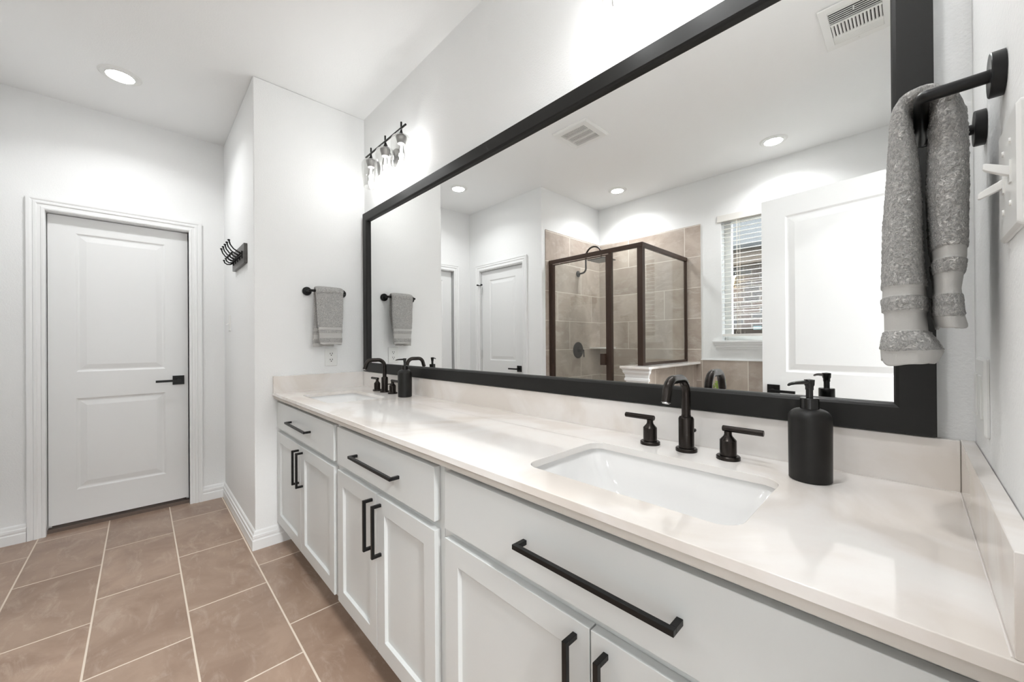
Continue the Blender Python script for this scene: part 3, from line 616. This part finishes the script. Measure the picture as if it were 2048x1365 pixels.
# sinks
def sink(x0, x1, label):
    t = thing('sink', label, 'sink', ((x0 + x1) / 2, -0.324, 0.74), 'undermount sinks')
    y0, y1 = -0.472, -0.176; s = MB(); rings = []
    for il, ir, ifr, ib, z, r in ((-.006, -.006, -.006, -.006, 0.8780, .045), (-.006, -.006, -.006, -.006, 0.870, .045), (0.0, 0.0, 0, 0, 0.862, .042), (.028, .020, .012, .012, 0.815, .045), (.075, .045, .030, .026, 0.765, .05), (.115, .075, .055, .050, 0.749, .05), (.185, .185, .120, .120, 0.744, .02)):
        rings.append([(a_, b_, z) for a_, b_ in rrect(x0 + il, y0 + ifr, x1 - ir, y1 - ib, r, 6)])
    fl = [[(a_ , b_, 0.8780) for a_, b_ in rrect(x0 - 0.022, y0 - 0.022, x1 + 0.022, y1 + 0.022, .05, 6)]]
    s.loft(fl + rings, cap=False); s.add(rings[-1], [tuple(range(len(rings[-1])))])
    s.build('basin', m_porc, t, smooth=50, solid=0.0)
    MB().lathe(((x0 + x1) / 2, -0.324, 0.7445), [(0.028, 0), (0.028, 0.002), (0.020, 0.003), (0.0, 0.001)], 'z', 24).build('drain', m_orb, t)
sink(0.243, 0.695, 'white rectangular undermount sink at the far left of the counter')
sink(2.000, 2.452, 'white rectangular undermount sink nearest the camera')

# faucets
def faucet(cx_, cy_, label):
    t = thing('faucet', label, 'faucet', (cx_, cy_, HC), 'widespread faucets')
    z = HC
    s = MB(); s.lathe((cx_, cy_, z), [(0.0265, 0.0), (0.0265, 0.007), (0.0245, 0.009), (0.019, 0.0095), (0.019, 0.085), (0.0165, 0.0895), (0.0125, 0.0905), (0.0115, 0.0945)], 'z', 40, )
    b_ = s.build('spout_body', m_orb, t)
    R_ = 0.040; zt = z + 0.192
    p = [(cx_, cy_, z + 0.085), (cx_, cy_, zt - R_)] + arc((cx_, cy_ - R_, zt - R_), R_, 0, 90, 10)[1:] + [(cx_, cy_ - 0.078, zt)] + arc((cx_, cy_ - 0.078, zt - 0.034), 0.034, 90, 162, 10)[1:]
    l_ = Vector(p[-1]); dirv = Vector((0, math.cos(math.radians(252)), math.sin(math.radians(252)))); p.append(tuple(l_ + dirv * 0.030))
    s = MB(); s.tube(p, 0.0112, 24); sp_ = s.build('spout', m_orb, t)
    e_ = Vector(p[-1]); s = MB(); s.tube([e_ - dirv * 0.001, e_ + dirv * 0.0025], 0.0085, 20); s.build('aerator', m_chrome, sp_)
    s = MB(); s.tube([(cx_, cy_ + 0.018, z + 0.045), (cx_, cy_ + 0.052, z + 0.045)], 0.0028, 8); s.lathe((cx_, cy_ + 0.048, z + 0.045), [(0.005, 0), (0.005, 0.008)], 'y', 12); s.build('lift_rod', m_orb, t)
    for sg in (-1, 1):
        hx = cx_ + sg * 0.1; s = MB()
        s.lathe((hx, cy_, z), [(0.0265, 0.0), (0.0265, 0.007), (0.0245, 0.009), (0.0185, 0.0095), (0.0185, 0.046), (0.010, 0.056), (0.0085, 0.060), (0.0085, 0.068)], 'z', 36)
        v_ = s.build('handle', m_orb, t)
        s = MB(); s.tube([(hx - sg * 0.012, cy_, z + 0.0735), (hx - sg * 0.011, cy_, z + 0.0735), (hx + sg * 0.074, cy_, z + 0.0735), (hx + sg * 0.075, cy_, z + 0.0735)], [0.0065, 0.0072, 0.0072, 0.0065], 18); s.build('lever', m_orb, v_)
faucet(0.470, -0.085, 'black bronze widespread faucet behind the far left sink')
faucet(2.225, -0.092, 'black bronze widespread faucet behind the sink nearest the camera')
# soap dispensers
def soap(cx_, cy_, label):
    t = thing('soap_dispenser', label, 'soap dispenser', (cx_, cy_, HC), 'black soap dispensers'); z = HC + 0.0005
    prof = [(0.0, 0), (0.0345, 0.0), (0.0365, 0.002), (0.0372, 0.12)] + [(0.0172 + 0.020 * math.cos(math.radians(a_)), 0.126 + 0.020 * math.sin(math.radians(a_))) for a_ in range(0, 91, 10)] + [(0.0155, 0.147), (0.0, 0.147)]
    MB().lathe((cx_, cy_, z), prof, 'z', 48).build('bottle', m_soap, t)
    b_ = MB().lathe((cx_, cy_, z), [(0.0163, 0.1465), (0.0163, 0.167), (0.0153, 0.1685), (0.0, 0.1685)], 'z', 36).build('collar', m_gblack, t)
    s = MB(); s.lathe((cx_, cy_, z), [(0.0062, 0.168), (0.0062, 0.185), (0.0072, 0.185), (0.0072, 0.192), (0.0086, 0.195), (0.0092, 0.2060), (0.0, 0.2075)], 'z', 24)
    dv = Vector((-0.6, -0.8, 0)).normalized(); c_ = Vector((cx_, cy_, z + 0.2005)); w_ = Vector((0.8, -0.6, 0)) ; rings = []
    for q_, hw, hh, dz_ in ((0.0, .0075, .0045, 0), (0.015, .0065, .0042, 0), (0.034, .0052, .0035, -0.0008), (0.045, .0045, .0028, -0.003), (0.048, .0035, .002, -0.005)):
        c2 = c_ + dv * q_ + Vector((0, 0, dz_)); rings.append([c2 + w_ * (hw * math.cos(k * PI / 4)) + Vector((0, 0, hh * math.sin(k * PI / 4))) for k in range(8)])
    s.loft(rings); s.build('pump', m_gblack, t)
soap(0.737, -0.098, 'matte black soap dispenser beside the far left faucet')
soap(2.490, -0.127, 'matte black soap dispenser beside the faucet nearest the camera')

# ------------------------------------------------------------------ mirror
t = thing('wall_mirror', 'large wide wall mirror in a flat black frame above the counter', 'mirror', (1.353, 0, 0.996))
mx0, mx1, mz0, mz1, fw = 0.037, 2.670, 0.9965, 2.069, 0.0585
s = MB(); rings = []
for (a_, b_, sa, sb) in ((mx0, mz0, 1, 1), (mx1, mz0, -1, 1), (mx1, mz1, -1, -1), (mx0, mz1, 1, -1)):
    rings.append([(a_ + sa * d, y_, b_ + sb * d) for d, y_ in ((0, -0.0005), (0, -0.029), (0.001, -0.030), (fw - 0.008, -0.030), (fw - 0.003, -0.027), (fw, -0.022), (fw, -0.0005))])
rings.append(rings[0]); s.loft(rings, cap=False); s.build('frame', m_frame, t, smooth=20)
MB().box(mx0 + fw - 0.01, -0.0115, mz0 + fw - 0.01, mx1 - fw + 0.01, -0.001, mz1 - fw + 0.01).build('mirror_glass', m_mirror, t, smooth=0)

# ------------------------------------------------------------------ vanity lights
def vanity_light(cx_, label, power):
    yb, zb = -0.080, 2.372
    t = thing('vanity_light', label, 'wall lamp', (cx_, 0, 2.30), 'three-shade vanity lights above the mirror')
    MB().poly([(cx_ + p_[0], 2.30 + p_[1]) for p_ in rrect(-0.055, -0.055, 0.055, 0.055, 0.054, 10)], [], -0.020, -0.0005, 'y').build('backplate', m_nick, t, bevel=0.002)
    s = MB(); s.tube([(cx_, -0.018, 2.30), (cx_, -0.05, 2.315), (cx_, yb, zb)], 0.006, 12); s.build('arm', m_blk2, t)
    MB().tube([(cx_ - 0.256, yb - 0.006, zb), (cx_ + 0.256, yb - 0.006, zb)], 0.0055, 12).build('crossbar', m_blk2, t)
    for k in (-1, 0, 1):
        x_ = cx_ + k * 0.195
        s = MB(); s.lathe((x_, yb, 2.338), [(0.0155, 0.0), (0.014, 0.004), (0.0065, 0.022), (0.0050, 0.026), (0.0050, 0.074), (0.004, 0.075)], 'z', 20); s.build('stem', m_blk2, t)
        so = MB().lathe((x_, yb, 2.332), [(0.0, 0.0), (0.029, 0.0), (0.030, 0.006), (0.022, 0.036), (0.021, 0.042), (0.0, 0.042)], '-z', 24).build('socket', m_sock, t)
        pr_ = [(0.016, 0.0015), (0.036, -0.001), (0.050, -0.012), (0.0575, -0.028), (0.0585, -0.045), (0.0565, -0.075), (0.0525, -0.115), (0.0485, -0.155), (0.0470, -0.171)]
        pr2 = pr_ + [(r_ - 0.0022, h_) for r_, h_ in pr_[::-1]]
        MB().lathe((x_, yb, 2.336), pr2, 'z', 40, cap=False).build('glass_shade', m_shade, t, smooth=60)
        bp_ = [(0.010, 0.0), (0.0115, -0.012), (0.017, -0.035), (0.0205, -0.062), (0.0195, -0.085), (0.013, -0.105), (0.004, -0.112), (0.0, -0.1125)]
        bu = MB().lathe((x_, yb, 2.290), bp_, 'z', 24, cap=False).build('bulb', m_bulb, t, smooth=60)
        f_ = MB()
        for q_ in range(4):
            a_ = q_ * PI / 2 + 0.4; f_.tube([(x_ + 0.004 * math.cos(a_), yb + 0.004 * math.sin(a_), 2.278), (x_ + 0.009 * math.cos(a_), yb + 0.009 * math.sin(a_), 2.205)], 0.0022, 6)
        f_.build('filament', m_fil, bu)
        d = bpy.data.lights.new('bulb_light', 'POINT'); d.energy = power; d.color = (0.965, 0.985, 1.0); d.shadow_soft_size = 0.02
        o = bpy.data.objects.new('bulb_light', d); C.objects.link(o); o.parent = bu; o.location = Vector((x_, yb, 2.24)) - origin_of(bu)
vanity_light(0.486, 'three-shade clear glass vanity light over the far left sink', BULB_W[0])
vanity_light(2.225, 'three-shade clear glass vanity light over the right sink, cut by the photo top', BULB_W[1])

# ------------------------------------------------------------------ ceiling fixtures
def downlight(x_, y_, label, power, r=0.060, rt=0.093):
    t = thing('recessed_light', label, 'ceiling light', (x_, y_, H), 'round recessed ceiling lights')
    MB().lathe((x_, y_, H), [(r, 0.010), (r + 0.004, 0.004), (rt - 0.01, 0.007), (rt, 0.0), (r, 0.0005)], '-z', 48, cap=False).build('trim_ring', m_plast, t)
    MB().lathe((x_, y_, H), [(0.0, 0.0035), (r + 0.003, 0.0035), (r + 0.003, 0.0005), (0.0, 0.0005)], '-z', 40).build('lens', m_lens, t)
    area('downlight_lamp', (x_, y_, H - 0.012), 2 * r, power, (0.97, 0.985, 1.0), parent=t, spread=math.radians(138))
downlight(-0.520, -1.205, 'round recessed ceiling light in front of the closed far door', DOWN_W[0])
downlight(0.548, -2.430, 'round recessed ceiling light above the glass shower', DOWN_W[1])
downlight(1.901, -2.446, 'round recessed ceiling light above the tub and window', DOWN_W[2])
downlight(2.25, -0.85, 'unseen recessed fill light added above the counter next to the open doorway', DOWN_W[3])  # extra downlight added out of view to brighten counter and right wall
t = thing('exhaust_fan_grille', 'square white slotted exhaust fan grille in the ceiling', 'vent', (0.93, -1.27, H))
gx, gy = 0.930, -1.270
s = MB(); hs_ = 0.150; ih = 0.103
prof = [(hs_, 0.0), (hs_, 0.006), (hs_ - 0.012, 0.014), (ih + 0.004, 0.020), (ih, 0.018), (ih, 0.0)]
rings = [[(gx + sx_ * d, gy + sy_ * d, H - z) for d, z in prof] for sx_, sy_ in ((-1, -1), (1, -1), (1, 1), (-1, 1))]; rings.append(rings[0])
s.loft(rings, cap=False); s.build('frame', m_plast, t, smooth=20)
s = MB()
for k in range(23):
    x_ = gx - ih + 0.0045 + k * (2 * ih / 22.5); s.box(x_ - 0.0023, gy - ih, H - 0.019, x_ + 0.0023, gy + ih, H - 0.0172)
for q_ in (-ih / 3, ih / 3): s.box(gx - ih, gy + q_ - 0.003, H - 0.0195, gx + ih, gy + q_ + 0.003, H - 0.009)
s.build('louvers', m_plast, t, smooth=0)
MB().box(gx - ih, gy - ih, H - 0.003, gx + ih, gy + ih, H - 0.0005).build('dark_backing', m_slot, t, smooth=0)
# supply register
t = thing('air_register', 'white louvered air register in the ceiling, mirror top right', 'vent', (2.46, -1.405, H))
rx0, rx1, ry0, ry1 = 2.333, 2.588, -1.570, -1.215; vx0, vx1 = 2.368, 2.553
s = MB(); s.poly([(rx0, ry0), (rx1, ry0), (rx1, ry1), (rx0, ry1)], [[(vx0, -1.530), (vx1, -1.530), (vx1, -1.255), (vx0, -1.255)]], H - 0.009, H - 0.0005); s.build('frame', m_plast, t, bevel=0.003, smooth=0)
MB().box(vx0, -1.530, H - 0.0025, vx1, -1.255, H - 0.001).build('dark_backing', m_slot, t, smooth=0)
s = MB()
for k in range(6): y_ = -1.528 + k * 0.0095; s.box(vx0, y_, H - 0.0085, vx1, y_ + 0.0080, H - 0.004)      # closed long fins
for y_, w_ in ((-1.472, 0.012), (-1.366, 0.012), (-1.262, 0.007)): s.box(vx0, y_, H - 0.009, vx1, y_ + w_, H - 0.004)
for k in range(6): y_ = -1.3495 + k * 0.0150; s.box(vx0, y_ + 0.007, H - 0.009, vx1, y_ + 0.0112, H - 0.007)
for k in range(14):
    x_ = vx0 + 0.002 + (vx1 - vx0) * k / 14; ya, yb_ = -1.462, -1.364
    s.add([(x_, ya, H - 0.0085), (x_ + 0.0065, ya, H - 0.0085), (x_ + 0.0095, ya, H - 0.004), (x_ + 0.003, ya, H - 0.004), (x_, yb_, H - 0.0085), (x_ + 0.0065, yb_, H - 0.0085), (x_ + 0.0095, yb_, H - 0.004), (x_ + 0.003, yb_, H - 0.004)], [(0, 1, 2, 3), (4, 5, 6, 7), (0, 1, 5, 4), (1, 2, 6, 5), (2, 3, 7, 6), (3, 0, 4, 7)])
s.build('louvers', m_plast, t, smooth=0)
for y_ in (-1.546, -1.240): MB().lathe((2.46, y_, H - 0.008), [(0.004, 0), (0.003, 0.003), (0.0, 0.0035)], '-z', 12).build('screw', m_plast, t)
s = MB(); s.tube([(2.46, -1.285, H - 0.008), (2.46, -1.285, H - 0.022)], 0.003, 8); s.build('damper_lever', m_plast, t)

# ------------------------------------------------------------------ towel bars and towels
def towel_bar(xw, sg, ya, yb, z, label, off=0.065):
    """xw wall plane, sg=+1 projects to +x"""
    t = thing('towel_bar', label, 'towel bar', (xw, (ya + yb) / 2, z), 'short black towel bars')
    for y_ in (ya, yb): MB().lathe((xw, y_, z), [(0.0265, 0.0005), (0.0265, 0.0115), (0.0255, 0.0125), (0.0, 0.0125)], 'x' if sg > 0 else '-x', 40).build('rose', m_black, t)
    r_ = 0.006; p = [(xw + sg * 0.010, ya, z), (xw + sg * (off - r_), ya, z)]; s1 = 1 if yb > ya else -1
    for k in range(1, 6): a_ = k * PI / 10; p.append((xw + sg * (off - r_ + r_ * math.sin(a_)), ya + s1 * r_ * (1 - math.cos(a_)), z))
    for k in range(0, 6): a_ = k * PI / 10; p.append((xw + sg * (off - r_ + r_ * math.cos(a_)), yb - s1 * r_ * (1 - math.sin(a_)), z))
    p.append((xw + sg * 0.010, yb, z)); MB().tube(p, 0.0078, 18).build('bar', m_black, t)
towel_bar(0.0, 1, -0.373, -0.160, 1.516, 'black towel bar on the end wall above the left side splash')
towel_bar(L, -1, -0.355, -0.180, 1.513, 'black towel bar on the right wall above the counter', off=0.070)

def towel(xb, zb, sides, nseg, dzs, rb, label, seed):
    """towel folded over a bar at (xb, zb). sides = two dicts: front lobe and back lobe with x-range tables by z.
       each lobe: list of (z, xa, xb, ya, yb) from the top down, bottom last; top saddle joins them."""
    random.seed(seed)
    rings = []; tags_ = []
    def ring(c, ux, hx, ya, yb, uz):
        # rounded rect cross-section: local axis ux (thickness direction) and y
        out = []; cy = (ya + yb) / 2; hy = (yb - ya) / 2; n_ = 3.2 if hx < 0.012 else 2.6
        for k in range(nseg):
            a_ = 2 * PI * k / nseg; ca, sa = math.cos(a_), math.sin(a_)
            px_ = math.copysign(abs(ca) ** (2 / n_), ca) * hx; py_ = math.copysign(abs(sa) ** (2 / n_), sa) * hy
            out.append(Vector((c[0] + ux[0] * px_, cy + py_, c[1] + ux[1] * px_)))
        return out
    def interp(tab, z):
        if z >= tab[0][0]: return tab[0][1:]
        for a_, b_ in zip(tab, tab[1:]):
            if b_[0] <= z <= a_[0]:
                q_ = (a_[0] - z) / (a_[0] - b_[0]); return [u_ + (v_ - u_) * q_ for u_, v_ in zip(a_[1:], b_[1:])]
        return tab[-1][1:]
    A, B = sides
    z = A['tab'][-1][0]; top = A['tab'][0][0]
    while z < top - 1e-6:
        xa, xb_, ya, yb = interp(A['tab'], z); rings.append(ring(((xa + xb_) / 2, z), (1, 0), (xb_ - xa) / 2, ya, yb, 0)); tags_.append((0, z - A['tab'][-1][0])); z += dzs
    # saddle
    xa, xb_, ya, yb = A['tab'][0][1:]; ca = Vector(((xa + xb_) / 2, top)); ta = (xb_ - xa) / 2
    xc, xd, yc, yd = B['tab'][0][1:]; topb = B['tab'][0][0]; cb_ = Vector(((xc + xd) / 2, topb)); tb = (xd - xc) / 2
    ra = (ca - Vector((xb, zb))).length; rb_ = (cb_ - Vector((xb, zb))).length
    a0 = math.atan2(ca.y - zb, ca.x - xb); a1 = math.atan2(cb_.y - zb, cb_.x - xb)
    if a0 < -PI / 2: a0 += 2 * PI
    n_ = 18
    for k in range(1, n_):
        q_ = k / n_; an = a0 + (a1 - a0) * q_; sq = math.sin(PI * q_)
        tt = ta + (tb - ta) * q_; tt = tt + (0.0115 - tt) * sq; rr = (ra + (rb_ - ra) * q_); rr = rr + (rb + tt + 0.0007 - rr) * sq
        rings.append(ring((xb + rr * math.cos(an), zb + rr * math.sin(an)), (math.cos(an), math.sin(an)) if False else (-math.cos(an) , -math.sin(an)), tt, ya + (yc - ya) * q_, yb + (yd - yb) * q_, 0)); tags_.append((2, 1))
    z = topb; zz = []
    while z > B['tab'][-1][0] + 1e-6:
        xa, xb_, ya, yb = interp(B['tab'], z); rings.append(ring(((xa + xb_) / 2, z), (-1, 0), (xb_ - xa) / 2, ya, yb, 0)); tags_.append((1, z - B['tab'][-1][0])); z -= dzs
    s = MB(); n = nseg; vs = []
    bands = ((0.0, 0.018), (0.046, 0.075), (0.095, 0.111))
    def inband(h): return any(a_ <= h <= b_ for a_, b_ in bands)
    for r_, (sd, h) in zip(rings, tags_):
        c = sum(r_, Vector()) / n
        flat = sd < 2 and inband(h)
        for p in r_:
            w1 = noise.noise(Vector((p.x * 25 + sd * 7, p.y * 22, p.z * 7 + seed))) * 0.004
            w2 = noise.noise(Vector((p.x * 260, p.y * 260, p.z * 260 + seed))) * (0.0 if flat else 0.0024)
            d = (p - c); d.z = 0; L_ = d.length; d = d / L_ if L_ > 1e-6 else d
            inset = -0.0022 if flat else 0.0
            if sd < 2 and h < 0.02: w1 += 0.0035 * noise.noise(Vector((p.y * 60, p.x * 60, seed)))
            edgew = min(1.0, L_ / 0.02); am = w1 * edgew + w2 + inset
            q_ = p + d * am
            # keep the waviness of the lower hem
            if sd < 2 and h < 0.035: q_.z += 0.006 * (1 - h / 0.035) * noise.noise(Vector((p.y * 28 + sd * 3, p.x * 30, seed * 1.7)))
            vs.append(q_)
    fs = []; mi = []
    for i in range(len(rings) - 1):
        m_i = 1 if (tags_[i][0] < 2 and inband(tags_[i][1])) else 0
        for k in range(n):
            fs.append((i * n + k, i * n + (k + 1) % n, (i + 1) * n + (k + 1) % n, (i + 1) * n + k)); mi.append(m_i)
    s.v = [tuple(v_) for v_ in vs]; s.f = fs; s.mi = mi
    # recessed openings at both hems
    for base, up in ((0, 1), ((len(rings) - 1) * n, 1)):
        loop = [Vector(s.v[base + k]) for k in range(n)]; c = sum(loop, Vector()) / n; prev = list(range(base, base + n))
        for sc, dz_ in ((0.80, 0.000), (0.72, 0.006), (0.60, 0.030)):
            idx = []
            for v_ in loop:
                d = v_ - c; d2 = Vector((d.x * (sc if sc > 0.75 else sc * 0.95), d.y * (1 - (1 - sc) * 0.35), 0)); idx.append(len(s.v)); s.v.append(tuple(Vector((c.x, c.y, v_.z + dz_)) + d2))
            for k in range(n): s.f.append((prev[k], prev[(k + 1) % n], idx[(k + 1) % n], idx[k])); s.mi.append(1)
            prev = idx
        s.f.append(tuple(prev)); s.mi.append(1)
    return tag(s.build('hand_towel', [m_terry, m_weave], smooth=180), label, 'towel', 'grey hand towels on the towel bars')
bxr = L - 0.070
A = dict(tab=[(1.508, 2.616, 2.640, -0.338, -0.196), (1.46, 2.613, 2.645, -0.340, -0.196), (1.40, 2.611, 2.648, -0.343, -0.195), (1.30, 2.607, 2.651, -0.345, -0.193), (1.24, 2.604, 2.655, -0.345, -0.192), (1.222, 2.606, 2.654, -0.345, -0.192), (1.195, 2.606, 2.656, -0.345, -0.192), (1.18, 2.603, 2.664, -0.350, -0.190), (1.165, 2.602, 2.670, -0.350, -0.190), (1.150, 2.603, 2.665, -0.350, -0.190)])
Bb = dict(tab=[(1.508, 2.6575, 2.692, -0.336, -0.198), (1.46, 2.655, 2.694, -0.338, -0.197), (1.40, 2.653, 2.695, -0.340, -0.196), (1.30, 2.657, 2.693, -0.343, -0.195), (1.255, 2.659, 2.687, -0.343, -0.195), (1.215, 2.659, 2.690, -0.345, -0.195), (1.200, 2.662, 2.693, -0.345, -0.195)])
towel(bxr, 1.513, (A, Bb), 128, 0.0021, 0.0078, 'grey terry hand towel on the right wall bar, close to the camera', 3)
A2 = dict(tab=[(1.505, 0.074, 0.092, -0.346, -0.178), (1.40, 0.074, 0.094, -0.342, -0.180), (1.26, 0.075, 0.096, -0.332, -0.188), (1.178, 0.076, 0.097, -0.326, -0.190)])
B2 = dict(tab=[(1.505, 0.040, 0.056, -0.346, -0.178), (1.40, 0.036, 0.056, -0.344, -0.182), (1.28, 0.034, 0.055, -0.350, -0.200), (1.168, 0.032, 0.054, -0.352, -0.225)])
# seen from the room the outer layer is the +x lobe
def flip(tb): return dict(tab=tb['tab'])
towel(0.065, 1.516, (B2, A2), 96, 0.004, 0.0078, 'grey terry hand towel hanging on the end wall above the outlet', 11)

# ------------------------------------------------------------------ hook rack
t = thing('hook_rack', 'dark wooden coat rack with five black double hooks', 'coat rack', (-0.388, Y1, 1.68))
MB().poly(rrect(-0.594, 1.684, -0.182, 1.806, 0.006, 3), [], Y1 - 0.018, Y1 - 0.0005, 'y').build('board', m_board, t, bevel=0.003)
for k in range(5):
    x_ = -0.240 - k * 0.076; yb_ = Y1 - 0.018; s = MB()
    s.poly([(x_ + a_, 1.742 + b_) for a_, b_ in rrect(-0.009, -0.024, 0.009, 0.024, 0.008, 5)], [], yb_ - 0.005, yb_, 'y')
    up = [(x_, yb_ - 0.004, 1.748), (x_, yb_ - 0.022, 1.757), (x_, yb_ - 0.044, 1.772), (x_, yb_ - 0.060, 1.795), (x_, yb_ - 0.067, 1.820)]
    s.tube(up, [0.0060, 0.0045, 0.0038, 0.0038, 0.0042], 10); s.lathe(up[-1], [(0.0, -0.006), (0.006, -0.003), (0.0075, 0.001), (0.006, 0.005), (0.0, 0.007)], 'z', 12)
    lo = [(x_, yb_ - 0.004, 1.734), (x_, yb_ - 0.020, 1.724), (x_, yb_ - 0.036, 1.722), (x_, yb_ - 0.049, 1.731), (x_, yb_ - 0.053, 1.745)]
    s.tube(lo, [0.0055, 0.0045, 0.0040, 0.0040, 0.0042], 10); s.lathe(lo[-1], [(0.0, -0.005), (0.0055, -0.002), (0.0068, 0.001), (0.0055, 0.004), (0.0, 0.006)], 'z', 12)
    s.build('hook', m_black, t)

# ------------------------------------------------------------------ switches and outlets
def plate(root, ctr, w_, h_, face, th=0.006):
    """face: 'x+','x-','y-' ; returns function mapping local (a, b, d) to world"""
    def P(a_, b_, d): return {'x+': (ctr[0] + d, ctr[1] - a_, ctr[2] + b_), 'x-': (ctr[0] - d, ctr[1] + a_, ctr[2] + b_), 'y-': (ctr[0] + a_, ctr[1] - d, ctr[2] + b_)}[face]
    s = MB(); pts = rrect(-w_ / 2, -h_ / 2, w_ / 2, h_ / 2, 0.004, 3)
    s.loft([[P(a_, b_, 0.0003) for a_, b_ in pts], [P(a_, b_, 0.003) for a_, b_ in pts], [P(a_ * (1 - 0.006 / w_ * 1.2), b_ * (1 - 0.006 / h_ * 1.2), th) for a_, b_ in pts]])
    s.build('cover_plate', m_plast, root, smooth=0); return P
def pbox(P, a0, b0, a1, b1, d0, d1):
    s = MB(); s.add([P(a0, b0, d0), P(a1, b0, d0), P(a1, b1, d0), P(a0, b1, d0), P(a0, b0, d1), P(a1, b0, d1), P(a1, b1, d1), P(a0, b1, d1)], [(0, 3, 2, 1), (4, 5, 6, 7), (0, 1, 5, 4), (1, 2, 6, 5), (2, 3, 7, 6), (3, 0, 4, 7)]); return s
def duplex(root, P, th=0.006):
    for cz_ in (0.0195, -0.0195):
        s = MB(); pts = rrect(-0.0165, cz_ - 0.0142, 0.0165, cz_ + 0.0142, 0.010, 6); s.loft([[P(a_, b_, th - 0.001) for a_, b_ in pts], [P(a_, b_, th + 0.0012) for a_, b_ in pts]])
        r_ = s.build('receptacle', m_plast, root, smooth=30)
        q_ = pbox(P, -0.0085, cz_ - 0.001, -0.0052, cz_ + 0.009, th + 0.0008, th + 0.0016); k_ = pbox(P, 0.0052, cz_ - 0.001, 0.0085, cz_ + 0.008, th + 0.0008, th + 0.0016); q_.add(k_.v, k_.f)
        g_ = pbox(P, -0.0028, cz_ - 0.0105, 0.0028, cz_ - 0.0045, th + 0.0008, th + 0.0016); q_.add(g_.v, g_.f)
        q_.build('slots', m_slot, r_, smooth=0)
t = thing('wall_outlet', 'white duplex outlet under the towel on the end wall', 'outlet', (0, -0.229, 1.098)); P_ = plate(t, (0, -0.229, 1.098), 0.078, 0.117, 'x+'); duplex(t, P_)
t = thing('wall_outlet', 'white rocker-style outlet plate low on the right wall above the side splash', 'outlet', (L, -0.137, 1.092)); P_ = plate(t, (L, -0.137, 1.092), 0.118, 0.122, 'x-', th=0.006)
for a_ in (-0.025, 0.025):
    pbox(P_, a_ - 0.0165, -0.034, a_ + 0.0165, 0.034, 0.005, 0.0085).build('device_face', m_plast, t, bevel=0.001)
t = thing('light_switch', 'white single toggle switch on the side wall under the hook rack', 'switch', (-0.835, Y1, 1.342)); P_ = plate(t, (-0.835, Y1, 1.342), 0.072, 0.117, 'y-')
def toggle(root, P, a_, up):
    pbox(P, a_ - 0.0052, -0.012, a_ + 0.0052, 0.012, 0.0055, 0.0075).build('toggle_slot', m_plast, root, smooth=0)
    s = MB(); sg = 1 if up else -1; rings = []
    for q_, hw, hh in ((0.0, .0042, .0052), (0.5, .0038, .0048), (0.9, .0034, .0040), (1.0, .0024, .0028)):
        dz_ = sg * 0.011 * q_; dd = 0.006 + 0.0195 * q_; rings.append([P(a_ + hw * cx_, dz_ + hh * cz_, dd) for cx_, cz_ in ((-1, -1), (1, -1), (1, 1), (-1, 1))])
    s.loft(rings); s.build('toggle', m_plast, root, bevel=0.0008)
toggle(t, P_, 0, False)
t = thing('light_switch', 'white double toggle switch plate on the right wall beside the near towel', 'switch', (L, -0.419, 1.365)); P_ = plate(t, (L, -0.419, 1.365), 0.118, 0.130, 'x-')
for k, up in enumerate((False, True)):
    toggle(t, P_, 0.023 - k * 0.046, up)
    for z_ in (-0.034, 0.034): MB().lathe((L, -0.419 + 0.023 - k * 0.046, 1.365 + z_), [(0.0034, 0.0055), (0.0030, 0.0075), (0.0, 0.0078)], '-x', 10).build('screw', m_plast, t)
